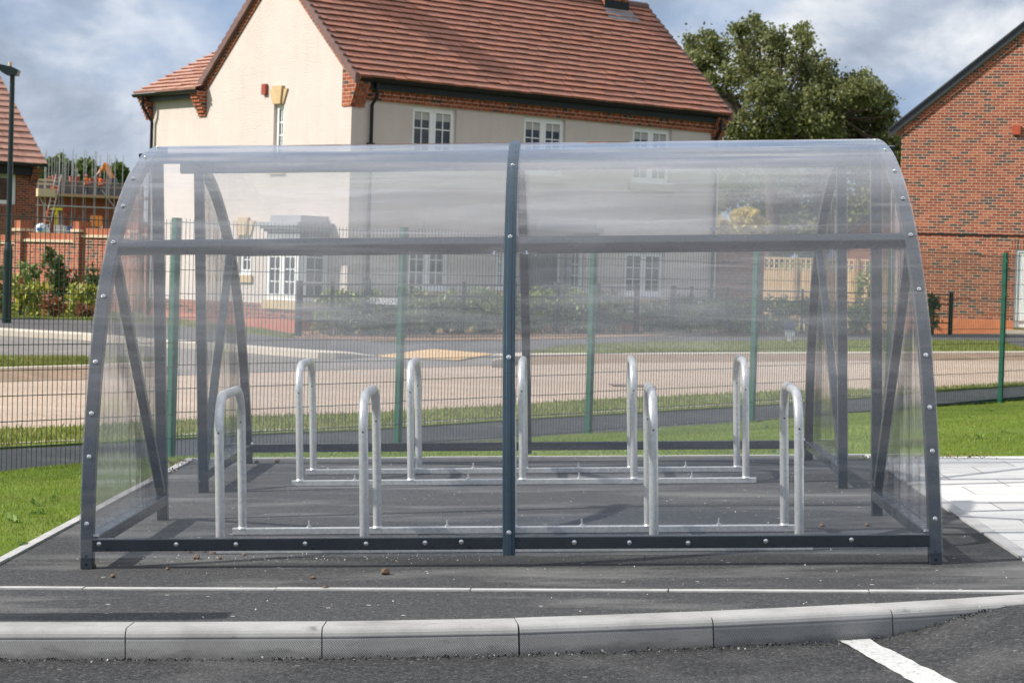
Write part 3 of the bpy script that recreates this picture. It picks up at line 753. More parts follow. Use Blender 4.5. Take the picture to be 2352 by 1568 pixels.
def far_ground():
    # path right behind the mesh fence
    xs = np.arange(-450, 2800, 25); A = []; B = []
    far = line_at(P1, xs); mb = MB()
    for x, y in zip(xs, far):
        p = at(x, y, 0.0); B.append(p)
        q = np.array([p.x, p.y]) - FA; dd = float(q @ FN); base = np.array([p.x, p.y]) - FN * max(0.2, dd - 0.12)
        A.append(Vector((base[0], base[1], min(bz(*base), bz(*base)))))
    for i in range(len(xs) - 1):
        for k in range(4): mb.face([A[i].lerp(B[i], k / 4), A[i + 1].lerp(B[i + 1], k / 4), A[i + 1].lerp(B[i + 1], (k + 1) / 4), A[i].lerp(B[i], (k + 1) / 4)])
    tag(mb.build('path', M_PATH), kind='structure')
    mb = MB()
    for i in range(len(xs) - 1):
        u = Vector((FN[0], FN[1], 0)) * 0.05
        mb.face([B[i] + Vector((0, 0, .03)), B[i + 1] + Vector((0, 0, .03)), B[i + 1] + u + Vector((0, 0, .03)), B[i] + u + Vector((0, 0, .03))])
        mb.face([B[i], B[i + 1], B[i + 1] + Vector((0, 0, .03)), B[i] + Vector((0, 0, .03))])
    tag(mb.build('path_edging', M_KERBP), kind='structure')
    o, A, B = band('verge', P1, P2, 0.02, 0.02, M_VERGE); v1 = (A, B)
    band('road', P2, P3, 0.0, 0.0, M_TANROAD)
    # right-hand kerb, grass strip and footway in front of the houses
    K0 = [(1130, 838), (1216, 836), (1350, 835), (1493, 832.6), (2147, 828), (2352, 828)]
    K1 = [(1130, 827), (1216, 814), (1493, 812.5), (2147, 810), (2352, 809)]
    K1b = [(1130, 825.5), (1216, 811), (1493, 809.5), (2147, 807), (2352, 806)]
    GT = [(1216, 809), (1284, 795), (1372, 790), (1493, 786), (1738, 783), (1851, 781), (2150, 781), (2300, 783), (2352, 800)]
    band('kerb', K0, K1, 0.0, 0.11, M_KERBB, 1130, 2800, 20)
    band('kerb_top', K1, K1b, 0.112, 0.112, M_KERBP, 1130, 2800, 20)
    o, A, B = band('verge', K1b, GT, 0.10, 0.10, M_VERGE, 1216, 2800, 20); v2 = (A, B)
    BED = [(-300, 722), (100, 729), (386, 743), (450, 750), (660, 774), (860, 782), (1000, 781), (1216, 779), (1458, 772), (1538, 768), (1721, 767), (2060, 766.5), (2352, 766)]
    # side road mouth, pale radius kerb, footway beyond
    LK0 = [(0, 766), (190, 777), (376, 793), (448, 795.6), (566, 804), (725, 816), (798, 816.5), (862, 819), (940, 824), (1054, 828), (1133, 816), (1216, 812)]
    LK1 = [(0, 758), (190, 768), (376, 785), (448, 788), (566, 797), (725, 809), (798, 811), (862, 817.5), (940, 823), (1054, 826.5), (1133, 814), (1216, 810.5)]
    LK2 = [(0, 752.5), (190, 763), (376, 779), (448, 782), (566, 792), (725, 803), (798, 807), (862, 816.5), (940, 822), (1054, 825.5), (1133, 812.5), (1216, 809)]
    band('side_road', P3, LK0, 0.006, 0.006, M_SIDEROAD, -450, 1216, 20)
    dz = lambda x: 0.10 - 0.085 * max(0.0, min(1.0, (x - 780) / 90)) * max(0.0, min(1.0, (1216 - x) / 80))
    band('kerb', LK0, LK1, 0.006, dz, M_KERBP, -450, 1216, 20)
    band('kerb_top', LK1, LK2, lambda x: dz(x) + 0.002, lambda x: dz(x) + 0.004, M_KERBP, -450, 1216, 20)
    PN = LK2[:-1] + [(1216, 808.5)] + GT[1:]
    band('footway', PN, BED, lambda x: dz(x) - 0.002, 0.10, M_PATHL, -450, 2800, 20)
    # buff tactile slabs at the crossing
    tp = [(862, 817), (993, 801), (1133, 812.3), (1054, 826), (940, 822.3)]
    band('tactile_paving', [(862, 817), (940, 822.3), (1054, 826), (1133, 812.3)], [(862, 816.8), (993, 801), (1133, 812.1)], lambda x: dz(x) + 0.012, lambda x: dz(x) + 0.05 * max(0, 1 - abs(x - 993) / 135) + 0.014, M_TACT, 862, 1133, 271 / 24, thick=0.01)
    # grass island with its own kerb between the two roads, left
    I0 = [(-300, 884), (0, 876), (190, 871), (372, 862)]; I1 = [(-300, 851), (0, 845), (190, 839.5), (380, 831)]
    I1b = [(-300, 848.5), (0, 842.6), (190, 837.5), (383, 829)]; I2 = [(-300, 821), (0, 818.5), (190, 820), (384, 825)]
    band('kerb', I0, I1, 0.004, 0.13, M_KERBB, -450, 372, 20)
    band('kerb_top', I1, I1b, 0.132, 0.132, M_KERBP, -450, 380, 20)
    o, A, B = band('verge', I1b, I2, 0.12, 0.12, M_VERGE, -450, 384, 20); v3 = (A, B)
    # grass in front of the garden wall and the gable
    G1 = [(-300, 705), (100, 716), (386, 730), (450, 738), (610, 757), (675, 772)]
    o, A, B = band('verge', BED, G1, 0.115, 0.115, M_VERGE, -450, 675, 20); v4 = (A, B)
    # planting bed in front of the house
    GB = [(675, 762), (860, 752), (1216, 758), (1538, 756), (1800, 757), (2060, 758)]
    band('planting_bed', [(675, 774)] + BED[5:-1], GB, 0.115, 0.13, M_SOIL, 675, 2060, 20)
    # cast iron road cover
    c = at(1540, 897, 0.008)
    mb = MB(); mb.box((-.3, -.3, 0), (.3, .3, 0.006), Matrix.Translation(at(1450, 885, 0)) @ Matrix.Rotation(0.1, 4, 'Z'))
    tag(mb.build('drain_cover', simple('rusty_iron', (0.16, 0.10, 0.075), 0.8)), 'rusty square iron cover set in the tan road', 'drain cover')
    return v1, v2, v3, v4
VERGES = far_ground()


def blades(name, pts, h, wd, m, lean=0.5):
    """many grass blades, one mesh"""
    n = len(pts); P = np.asarray(pts, float)
    ang = RNG.uniform(0, 2 * np.pi, n); hh = h * RNG.uniform(0.5, 1.3, n); ln = RNG.uniform(-lean, lean, (n, 2)) * hh[:, None]
    dx = np.cos(ang) * wd / 2; dy = np.sin(ang) * wd / 2
    V = np.empty((n, 3, 3)); V[:, 0] = P + np.stack([dx, dy, 0 * dx], 1); V[:, 1] = P - np.stack([dx, dy, 0 * dx], 1)
    V[:, 2] = P + np.stack([ln[:, 0], ln[:, 1], hh], 1)
    me = bpy.data.meshes.new(name); me.vertices.add(3 * n); me.vertices.foreach_set('co', V.ravel())
    me.loops.add(3 * n); me.loops.foreach_set('vertex_index', np.arange(3 * n, dtype=np.int32))
    me.polygons.add(n); me.polygons.foreach_set('loop_start', np.arange(0, 3 * n, 3, dtype=np.int32))
    me.materials.append(m); me.update(calc_edges=True); me.validate()
    o = bpy.data.objects.new(name, me); COL.objects.link(o); tag(o, kind='stuff'); return o


def lawns():
    pts = []
    # left of the pad and behind it, up to the mesh fence
    n = 190000; X = RNG.uniform(-6.0, 7.5, n); Y = RNG.uniform(9.5, 31.5, n); dens = RNG.uniform(0, 1, n)
    for x, y, d in zip(X, Y, dens):
        q = np.array([x, y]) - FA; df = -float(q @ FN)
        if df < -0.05: continue
        l = PADI @ Vector((x, y, pad_plane(x, y)))
        left = l.x < PX0 - 0.06 and l.y > STRIP(l.x) + 0.03
        back = l.y > PYB + 0.06 and l.x < PX1 + 0.4
        right = l.x >= PX1 + 0.4 and l.y > 5.66 + 0.05 * math.sin(l.x * 3)
        if not (left or back or right): continue
        if l.x > PX1 + 8: continue
        z = ground_z(x, y) if l.y > 0.4 or not left else (PAD @ Vector((l.x, l.y, -0.006))).z
        pts.append((x, y, z - 0.004))
    blades('grass', pts, 0.024, 0.006, M_BLADE)
    # finer, denser tufts close to the pad edges
    pts = []
    for k in range(60000):
        if k % 2: lx, ly = random.uniform(-5.2, PX0 - 0.06), random.uniform(-0.5, 6.3)
        else: lx, ly = random.uniform(-2.6, 6.5), random.uniform(5.95, 8.5)
        if lx > PX1 + 0.35 and ly < 5.7: continue
        p = PAD @ Vector((lx, ly, 0)); q = np.array([p.x, p.y]) - FA
        if -float(q @ FN) < 0.02: continue
        z = ground_z(p.x, p.y) if ly > 0.4 else (PAD @ Vector((lx, ly, -0.006))).z
        pts.append((p.x, p.y, z - 0.004))
    blades('grass', pts, 0.026, 0.005, M_BLADE)
    pts = []
    for A, B in VERGES:
        for k in range(16000):
            i = random.randrange(len(A) - 1); t = random.random(); s = random.random()
            p = A[i].lerp(A[i + 1], t).lerp(B[i].lerp(B[i + 1], t), s); pts.append(tuple(p))
    blades('verge_grass', pts, 0.045, 0.014, M_BLADEV)
lawns()


# ================================================================== CYCLE SHELTER
HW = 2.05
ZY = [(0.0, 0.0), (0.19, 0.018), (0.37, 0.062), (0.55, 0.105), (0.75, 0.178), (0.9, 0.243), (1.05, 0.32), (1.2, 0.412), (1.35, 0.527), (1.5, 0.668), (1.6, 0.783), (1.7, 0.912), (1.8, 1.064), (1.9, 1.25), (2.0, 1.48), (2.06, 1.67), (2.11, 1.90), (2.14, 2.10), (2.155, 2.28)]


def arch_profile():
    """outer line of the bent tube as (y, z), evenly resampled and smoothed"""
    z = np.array([a for a, _ in ZY]); y = np.array([b_ for _, b_ in ZY])
    s = np.concatenate([[0], np.cumsum(np.hypot(np.diff(z), np.diff(y)))])
    t = np.linspace(0, s[-1], 64); Yy = np.interp(t, s, y); Zz = np.interp(t, s, z)
    for _ in range(8):
        Yy[1:-1] = 0.25 * Yy[:-2] + 0.5 * Yy[1:-1] + 0.25 * Yy[2:]; Zz[1:-1] = 0.25 * Zz[:-2] + 0.5 * Zz[1:-1] + 0.25 * Zz[2:]
    return list(zip(Yy, Zz))


ARCH = arch_profile()
AY = np.array([a for a, _ in ARCH]); AZ = np.array([b_ for _, b_ in ARCH])
AS = np.concatenate([[0], np.cumsum(np.hypot(np.diff(AY), np.diff(AZ)))])


def arch_at_z(z): return float(np.interp(z, AZ, AY))


def arch_n(i):
    a = max(i - 1, 0); c = min(i + 1, len(ARCH) - 1)
    t = np.array([AY[c] - AY[a], AZ[c] - AZ[a]]); t /= np.hypot(*t); return np.array([-t[1], t[0]])   # outward (towards the street)


YR = 2.06          # rear posts
T = 0.060


def screw_master():
    mb = MB(); n = 12
    rings = [(0.0115, 0.0), (0.0115, 0.002), (0.0085, 0.003), (0.008, 0.006), (0.006, 0.0085), (0.003, 0.0092)]
    vs = [(r * math.cos(2 * math.pi * k / n), r * math.sin(2 * math.pi * k / n), h) for r, h in rings for k in range(n)]
    fs = [(i * n + k, i * n + (k + 1) % n, (i + 1) * n + (k + 1) % n, (i + 1) * n + k) for i in range(len(rings) - 1) for k in range(n)]
    fs.append(tuple((len(rings) - 1) * n + k for k in range(n))); mb.mesh(vs, fs)
    return mb


def face_mat(p, nrm):
    return Matrix.Translation(p) @ Vector(nrm).to_track_quat('Z', 'Y').to_matrix().to_4x4()


def make_shelter():
    root = thing('cycle_shelter', '', 'cycle shelter')
    smb = screw_master(); scr = None

    def screw(parent, p, nrm):
        nonlocal scr
        if scr is None:
            scr = smb.build('screw', M_SCREW, parent, smooth=True); scr.matrix_local = face_mat(p, nrm)
        else: put(scr, parent, face_mat(p, nrm))

    iend = int(np.argmin(abs(AY - 2.22)))
    for x in (-HW, 0.0, HW):
        mb = MB(); path = []; ups = []
        for i in range(iend + 1):
            nn = arch_n(i); z0 = 0 if abs(x) > 1 else 0.10
            if AZ[i] < z0: continue
            path.append((x, AY[i] - nn[0] * T / 2, AZ[i] - nn[1] * T / 2)); ups.append((0, nn[0], nn[1]))
        if abs(x) > 1: path[0] = (x, path[0][1], 0.0)
        mb.sweep(path, sq(T, T), ups)
        a = mb.build('arch_tube', M_STEELP, root, smooth=True)
        if abs(x) > 1:
            for z in (0.24, 0.53, 0.75, 1.005, 1.32, 1.585, 1.765, 1.94, 2.06, 2.13):
                i = int(np.argmin(abs(AZ - z))); nn = arch_n(i); screw(a, Vector((x, AY[i] + nn[0] * 0.005, AZ[i] + nn[1] * 0.005)), (0, nn[0], nn[1]))
            # adjustment holes near the foot: dark plugs
            for z in (0.022, 0.062):
                hb = MB(); hb.tube([(x, arch_at_z(z) + 0.004, z), (x, arch_at_z(z) - 0.001, z)], 0.0075, 10); hb.build('fixing_hole', M_BLACK, a)
        else:
            # ribbed glazing bar over the joint of the two sheets
            mb = MB(); pr = [(-0.030, 0.003), (0.030, 0.003), (0.030, 0.010), (0.026, 0.014), (0.013, 0.015), (0.010, 0.018), (-0.010, 0.018), (-0.013, 0.015), (-0.026, 0.014), (-0.030, 0.010)]
            path = []; ups = []
            for i in range(iend + 1):
                if AZ[i] < 0.045: continue
                nn = arch_n(i); path.append((0, AY[i], AZ[i])); ups.append((0, nn[0], nn[1]))
            mb.sweep(path, pr, ups); c = mb.build('glazing_bar', M_CAP, root, smooth=True)
            for z in (0.15, 0.98, 1.585, 1.975):
                i = int(np.argmin(abs(AZ - z))); nn = arch_n(i); screw(c, Vector((0, AY[i] + nn[0] * 0.018, AZ[i] + nn[1] * 0.018)), (0, nn[0], nn[1]))
    # upright posts and diagonal braces of the two end frames
    for x in (-HW, HW):
        mb = MB(); mb.sweep([(x, YR, 0), (x, YR, 2.115)], sq(T, T), (0, 1, 0)); p = mb.build('post', M_STEELP, root)
        hb = MB(); s = 1 if x > 0 else -1
        hb.tube([(x - s * 0.0, YR - 0.0295, 0.09), (x - s * 0.0, YR - 0.0312, 0.09)], 0.008, 10); hb.build('fixing_hole', M_BLACK, p)
        mb = MB(); mb.sweep([(x, arch_at_z(1.56) + 0.05, 1.53), (x, YR - 0.05, 0.17)], sq(0.05, 0.05), (1, 0, 0)); mb.build('diagonal_brace', M_STEELP, root)
        mb = MB(); mb.sweep([(x, T + 0.018, 0.115), (x, YR - T / 2, 0.115)], sq(T, T), (0, 0, 1)); e = mb.build('end_rail', M_STEELP, root)
        mb = MB(); mb.sweep([(x - s * 0.03, 0.085, 0.15), (x - s * 0.046, 0.085, 0.15)], [(0.012 * math.cos(k * math.pi / 3), 0.012 * math.sin(k * math.pi / 3)) for k in range(6)]); mb.build('bolt', M_SCREW, e)
    # long rails: bottom rail, mid rail turned to the slope of the arch, roof rail on the posts
    for sgn in (-1, 1):
        x0, x1 = (-HW + T / 2, -T / 2) if sgn < 0 else (T / 2, HW - T / 2)
        mb = MB(); y = 0.004 + T / 2; mb.sweep([(x0, y, 0.115), (x1, y, 0.115)], sq(T, T)); r = mb.build('bottom_rail', M_STEELP, root)
        xsx = (-1.985, -1.61, -1.32, -0.985, -0.69, -0.405, -0.23) if sgn < 0 else (0.315, 0.58, 0.862, 1.235, 1.645)
        for q in xsx: screw(r, Vector((q, -0.004, 0.118 + random.uniform(-.006, .006))), (0, -1, 0))
        i = int(np.argmin(abs(AZ - 1.575))); nn = arch_n(i); c = Vector((0, AY[i] - nn[0] * (T / 2 + 0.004), AZ[i] - nn[1] * (T / 2 + 0.004)))
        mb = MB(); mb.sweep([(x0, c.y, c.z), (x1, c.y, c.z)], sq(T, T), (0, float(nn[0]), float(nn[1]))); r = mb.build('mid_rail', M_STEELP, root)
        mb = MB(); xe = -0.10 if sgn < 0 else 0.10; ny, nz = float(nn[0]), float(nn[1])
        mb.box((min(0, xe * 1.0) + (0 if sgn < 0 else 0.031), -0.030, -0.036), (max(0, xe) - (0.031 if sgn < 0 else 0), 0.030, -0.031), Matrix.Translation(c) @ Matrix(((1, 0, 0, 0), (0, -nz, ny, 0), (0, ny, nz, 0), (0, 0, 0, 1))))
        mb.tube([(xe * 0.8, c.y - 0.01, c.z - 0.034), (xe * 0.8, c.y - 0.012, c.z - 0.052)], 0.010, 8, up=(1, 0, 0)); mb.build('joint_bolt', M_SCREW, r)
    mb = MB(); mb.sweep([(-HW - 0.11, YR + 0.045, 2.078), (HW + 0.11, YR + 0.045, 2.078)], sq(T, T), (0, -0.12, 1)); mb.build('roof_rail', M_STEELP, root)
    # bent clear sheets, 4 mm thick, one each side of the glazing bar
    for x0, x1 in ((-HW - 0.036, -0.012), (0.012, HW + 0.036)):
        mb = MB(); NX = 10; ring = []; i0 = int(np.argmin(abs(AZ - 0.055)))
        ids = list(range(i0, len(ARCH) - 1))
        outer = []; inner = []
        for i in ids:
            nn = arch_n(i); outer.append((AY[i] + nn[0] * 0.0045, AZ[i] + nn[1] * 0.0045)); inner.append((AY[i] + nn[0] * 0.0008, AZ[i] + nn[1] * 0.0008))
        loop = outer + inner[::-1]; n = len(loop)
        vs = [(x0 + (x1 - x0) * k / NX, y, z) for k in range(NX + 1) for y, z in loop]; fs = []
        for k in range(NX):
            for j in range(n): a = k * n + j; b2 = k * n + (j + 1) % n; fs.append((a, b2, b2 + n, a + n))
        m_ = len(outer)
        for k in (0, NX):
            for j in range(m_ - 1):
                q = (k * n + j, k * n + j + 1, k * n + n - 2 - j, k * n + n - 1 - j); fs.append(q if k else q[::-1])
        mb.mesh(vs, fs); mb.build('roof_sheet', M_POLY, root, smooth=True)
    # flat clear end panels
    for x in (-HW - 0.034, HW + 0.034):
        poly = [(AY[i] + 0.012 * 0, AZ[i]) for i in range(len(ARCH)) if 0.09 < AZ[i] and AY[i] < YR + 0.02]
        poly = [(poly[0][0], 0.075)] + poly + [(YR + 0.02, 0.075)]
        mb = MB(); n = len(poly); vs = [(x - 0.002, y, z) for y, z in poly] + [(x + 0.002, y, z) for y, z in poly]
        fs = [tuple(range(n)), tuple(range(2 * n - 1, n - 1, -1))] + [((i + 1) % n, i, n + i, n + (i + 1) % n) for i in range(n)]
        mb.mesh(vs, fs); mb.build('end_panel', M_POLYE, root)
    return root


sh = make_shelter(); sh.matrix_world = PAD
sh['label'] = 'nearer clear-roofed cycle shelter with slate blue frame, curving down towards the kerb'
sh2 = copy_tree(sh); sh2.matrix_world = PAD @ Matrix.Translation((-0.01, 5.635, 0)) @ Matrix.Rotation(math.pi, 4, 'Z')
sh2['label'] = 'farther cycle shelter of the pair, back to back with the nearer one, beside the grass'
for o in (sh, sh2): o['group'] = 'pair of clear cycle shelters'


# ================================================================== CYCLE RACKS
def make_rack(rows):
    y0, y1 = rows; root = thing('cycle_rack', '', 'cycle rack')
    for y in (y0, y1):
        mb = MB(); mb.sweep([(-1.535, y, 0.020), (1.52, y, 0.020)], sq(0.05, 0.036, 0.003)); r = mb.build('base_rail', M_GALV, root)
        for q in (-1.12, -0.37, 0.36, 1.10):
            bb = MB(); hx = [(0.011 * math.cos(k * math.pi / 3), 0.011 * math.sin(k * math.pi / 3)) for k in range(6)]
            bb.sweep([(q, y, 0.038), (q, y, 0.048)], hx, (0, 1, 0)); bb.tube([(q, y, 0.048), (q, y, 0.075)], 0.005, 6, up=(0, 1, 0)); bb.tube([(q, y, 0.0385), (q, y, 0.041)], 0.017, 10, up=(0, 1, 0)); bb.build('anchor_bolt', M_GALV, r)
    mb = MB(); H = 0.82; R = 0.17; path = [(0, y0, 0.036)]
    for k in range(13):
        a = math.pi - math.pi / 2 * k / 12; path.append((0, y0 + R + R * math.cos(a), H - 0.024 - R + R * math.sin(a)))
    for k in range(13):
        a = math.pi / 2 - math.pi / 2 * k / 12; path.append((0, y1 - R + R * math.cos(a), H - 0.024 - R + R * math.sin(a)))
    path.append((0, y1, 0.036)); path.insert(1, (0, y0, 0.3)); path.insert(-1, (0, y1, 0.3))
    mb.tube(path, 0.0242, 20, up=(1, 0, 0))
    for yy in (y0, y1): mb.tube([(0, yy, 0.036), (0, yy, 0.046)], 0.031, 14, up=(1, 0, 0), r1=0.0245)
    hoop = None
    for k in range(5):
        x = -0.0144 + (k - 2) * 0.734
        if hoop is None:
            hoop = mb.build('hoop', M_GALV, root, smooth=True); hoop.matrix_local = Matrix.Translation((x, 0, 0)); hb = MB()
            for yy, s in ((y0, -1), (y1, -1)):
                hb = MB(); hb.tube([(0, yy - 0.0238, 0.615), (0, yy - 0.0246, 0.615)], 0.0055, 8); hb.build('vent_hole', M_BLACK, hoop)
        else:
            c = put(hoop, root, Matrix.Translation((x, 0, 0)))
            for ch in list(hoop.children): put(ch, c)
    return root


rk = make_rack((0.556, 1.333)); rk.matrix_world = PAD
rk['label'] = 'nearer galvanised rack of five hoops, under the front shelter beside its bottom rail'; rk['group'] = 'galvanised cycle racks'
rk2 = copy_tree(rk); rk2.matrix_world = PAD @ Matrix.Translation((0, 3.395, 0))
rk2['label'] = 'farther galvanised rack of five hoops, under the rear shelter near the grass'


# ================================================================== MESH FENCE
def mesh_fence():
    root = thing('mesh_fence', 'tall green wire mesh security fence running behind the cycle shelters', 'fence', (FA[0], FA[1], fence_z(0)))
    SP = 3.08; post = None; pan = None

    def s_at(x, y):
        d = ray(x, y); k = d[0] / d[1]; return float((k * FA[1] - FA[0]) / (FD[0] - k * FD[1]))
    st = [s_at(398, 800), s_at(920, 790), s_at(1358, 780), s_at(1733, 770)]; e = s_at(2304, 740); st += [(st[-1] + e) / 2, e]
    st = [st[0] - 6.1, st[0] - 3.05] + st + [e + 3.05, e + 6.1]
    ang = math.atan2(FD[1], FD[0])
    for k, s in enumerate(st):
        p = FA + FD * s; z = fence_z(s)
        M = Matrix.Translation((p[0] - FA[0], p[1] - FA[1], z - fence_z(0))) @ Matrix.Rotation(ang, 4, 'Z')
        if post is None:
            mb = MB(); mb.sweep([(0, 0, -0.1), (0, 0, 2.035)], sq(0.06, 0.06, 0.003), (0, 1, 0)); mb.box((-0.012, -0.036, -0.1), (0.012, -0.0305, 2.03))
            for q in (0.35, 0.9, 1.45, 1.9): mb.box((-0.036, -0.050, q), (-0.004, -0.030, q + 0.04))
            post = mb.build('post', M_GREEN, root); post.matrix_local = M
        else: put(post, root, M)
        if k == len(st) - 1: continue
        if pan is None:
            mb = MB(); r = 0.0020; n = int(SP / 0.05)
            for i in range(n + 1):
                x = 0.04 + i * (SP - 0.08) / n; mb.box((x - r, -0.042 - r, 0.02), (x + r, -0.042 + r, 2.03))
            for j in range(11):
                zz = 0.03 + j * 0.197
                for dy in (-0.0475, -0.0365): mb.box((0.0, dy - 0.003, zz - 0.003), (SP, dy + 0.003, zz + 0.003))
            pan = mb.build('mesh_panel', M_WIRE, root)
        o = pan if k == 0 else put(pan, root)
        ln = st[k + 1] - s; sh_ = Matrix.Identity(4); sh_[0][0] = ln / SP; sh_[2][0] = (fence_z(s + ln) - z) / SP
        o.matrix_local = M @ sh_
mesh_fence()


# ================================================================== BUILDINGS: helpers
def wall_grid(mb, axis, c, a0, a1, z0, z1, holes, depth, inward):
    """a rectangular wall face in the plane axis=c with rectangular holes and reveals"""
    hs = [(max(a0, h[0]), min(a1, h[1]), max(z0, h[2]), min(z1, h[3])) for h in holes]
    A = sorted({a0, a1} | {q for h in hs for q in h[:2]}); Z = sorted({z0, z1} | {q for h in hs for q in h[2:]})
    P = (lambda a, z, d=0.0: (c + d, a, z)) if axis == 0 else (lambda a, z, d=0.0: (a, c + d, z))
    for i in range(len(A) - 1):
        for j in range(len(Z) - 1):
            m_, k = (A[i] + A[i + 1]) / 2, (Z[j] + Z[j + 1]) / 2
            if any(h[0] < m_ < h[1] and h[2] < k < h[3] for h in hs): continue
            q = [P(A[i], Z[j]), P(A[i + 1], Z[j]), P(A[i + 1], Z[j + 1]), P(A[i], Z[j + 1])]
            flip = (axis == 0) == (inward > 0)
            mb.face(q[::-1] if flip else q)
    for h in hs:
        d = depth * inward
        for (p, q) in (((h[0], h[2]), (h[0], h[3])), ((h[0], h[3]), (h[1], h[3])), ((h[1], h[3]), (h[1], h[2])), ((h[1], h[2]), (h[0], h[2]))):
            mb.face([P(*p), P(*q), P(*q, d), P(*p, d)])


def window(parent, axis, c, a0, a1, z0, z1, inward, lights=2, cols=2, rows=3, sill=None, blind=0.0, recess=0.07, name='window'):
    """white casement window set in a wall opening: frame > pane, sill, blind"""
    def B(mb, u0, u1, v0, v1, d0, d1):
        d0, d1 = c + inward * d0, c + inward * d1; lo, hi = min(d0, d1), max(d0, d1)
        if axis == 0: mb.box((lo, u0, v0), (hi, u1, v1))
        else: mb.box((u0, lo, v0), (u1, hi, v1))
    mb = MB(); fr = 0.055; sa = 0.05
    B(mb, a0, a0 + fr, z0, z1, recess, recess + 0.07); B(mb, a1 - fr, a1, z0, z1, recess, recess + 0.07)
    B(mb, a0 + fr, a1 - fr, z1 - fr, z1, recess, recess + 0.07); B(mb, a0 + fr, a1 - fr, z0, z0 + fr + 0.02, recess, recess + 0.07)
    wl = (a1 - a0 - 2 * fr) / lights
    pm = MB()
    for i in range(lights):
        u0 = a0 + fr + i * wl; u1 = u0 + wl
        if i: B(mb, u0 - 0.03, u0 + 0.03, z0 + fr + 0.02, z1 - fr, recess - 0.002, recess + 0.068)
        g0, g1, h0, h1 = u0 + (0.03 if i else 0), u1 - (0.03 if i < lights - 1 else 0), z0 + fr + 0.02, z1 - fr
        for (q0, q1, r0, r1) in ((g0, g0 + sa, h0, h1), (g1 - sa, g1, h0, h1), (g0 + sa, g1 - sa, h0, h0 + sa), (g0 + sa, g1 - sa, h1 - sa, h1)): B(mb, q0, q1, r0, r1, recess - 0.012, recess + 0.04)
        p0, p1, s0, s1 = g0 + sa, g1 - sa, h0 + sa, h1 - sa
        for k in range(1, cols): x = p0 + (p1 - p0) * k / cols; B(mb, x - 0.011, x + 0.011, s0, s1, recess + 0.004, recess + 0.022)
        for k in range(1, rows):
            z = s0 + (s1 - s0) * k / rows
            for kk in range(cols): 
                xa = p0 + (p1 - p0) * kk / cols + (0.011 if kk else 0); xb = p0 + (p1 - p0) * (kk + 1) / cols - (0.011 if kk < cols - 1 else 0)
                B(mb, xa, xb, z - 0.011, z + 0.011, recess + 0.004, recess + 0.022)
        dz = c + inward * (recess + 0.024)
        q = [(dz, p0, s0), (dz, p1, s0), (dz, p1, s1), (dz, p0, s1)] if axis == 0 else [(p0, dz, s0), (p1, dz, s0), (p1, dz, s1), (p0, dz, s1)]
        lo = min(dz, dz + inward * 0.006); hi = max(dz, dz + inward * 0.006)
        zt = s1 - (s1 - s0) * blind
        if axis == 0: pm.box((lo, p0, s0), (hi, p1, zt))
        else: pm.box((p0, lo, s0), (p1, hi, zt))
        if blind:
            pm.mi = 1
            if axis == 0: pm.box((lo, p0, zt), (hi, p1, s1))
            else: pm.box((p0, lo, zt), (p1, hi, s1))
            pm.mi = 0
    f = mb.build(name, M_WHITE, parent); pm.build('pane', [M_PANE, M_BLIND], f)
    if sill is not None:
        sb = MB(); B(sb, a0 - 0.10, a1 + 0.10, z0 - 0.15, z0, -0.06, recess + 0.05); sb.build('sill', sill, f)
        wb = MB(); B(wb, a0 - 0.03, a1 + 0.03, z0 + 0.001, z0 + 0.035, -0.03, recess - 0.001); wb.build('cill_board', M_WHITE, f)
    return f


def roof_courses(mb, e0, e1, r0, r1, n, lift=0.052):
    """tile courses from the eave line e0-e1 up to the ridge line r0-r1"""
    e0, e1, r0, r1 = map(Vector, (e0, e1, r0, r1)); nr = (e1 - e0).cross(r0 - e0).normalized()
    if nr.z < 0: nr = -nr
    du = (e1 - e0).normalized()
    rn = random.Random(5); TW = 0.30; L0 = (e1 - e0).length; sl = (r0 - e0).normalized()
    for k in range(n):
        off = -0.5 * TW * (k % 2); m_ = int(L0 / TW) + 2
        for q in range(m_):
            u0 = max(0.0, off + q * TW + 0.004); u1 = min(L0, off + (q + 1) * TW)
            if u1 - u0 < 0.03: continue
            P = lambda u, t: e0.lerp(e1, u / L0).lerp(r0.lerp(r1, u / L0), t)
            lf = lift + rn.uniform(-0.006, 0.007); sd = sl * rn.uniform(-0.008, 0.008); us = sl * 0.03
            a0, a1 = P(u0, k / n) + sd, P(u1, k / n) + sd; b0, b1 = P(u0, (k + 1) / n) + sl * 0.05, P(u1, (k + 1) / n) + sl * 0.05
            A0, A1, B0, B1 = a0 + nr * lf, a1 + nr * lf, b0 + nr * 0.001, b1 + nr * 0.001
            C0, C1 = A0 - nr * 0.016, A1 - nr * 0.016
            lo = [(u0, k + .05), (u1, k + .05), (u1, k + .1), (u0, k + .1)]
            mb.face([A0, A1, B1, B0], [(u0 + .001, k + .02), (u1 - .001, k + .02), (u1 - .001, k + .98), (u0 + .001, k + .98)])
            mb.face([C0, C1, A1, A0], lo)
            mb.face([C0 + us * 0.8, C1 + us * 0.8, C1, C0], lo)
            mb.face([a0 + us - nr * 0.002, a1 + us - nr * 0.002, C1 + us * 0.8, C0 + us * 0.8], lo)
            if k == 0: mb.face([a0 - nr * 0.002, a1 - nr * 0.002, C1, C0], lo)


# ================================================================== MAIN HOUSE (cream render, tiled roof)
HX, HY, HZ, HTH = -3.2994, 44.3277, 0.393, 0.7149
HL, HD, HE, HR, HOV, HP = 10.46, 5.22, 5.0, 2.63, 0.21, 0.487
HM = Matrix.Translation((HX, HY, HZ)) @ Matrix.Rotation(HTH, 4, 'Z')
HMI = HM.inverted()


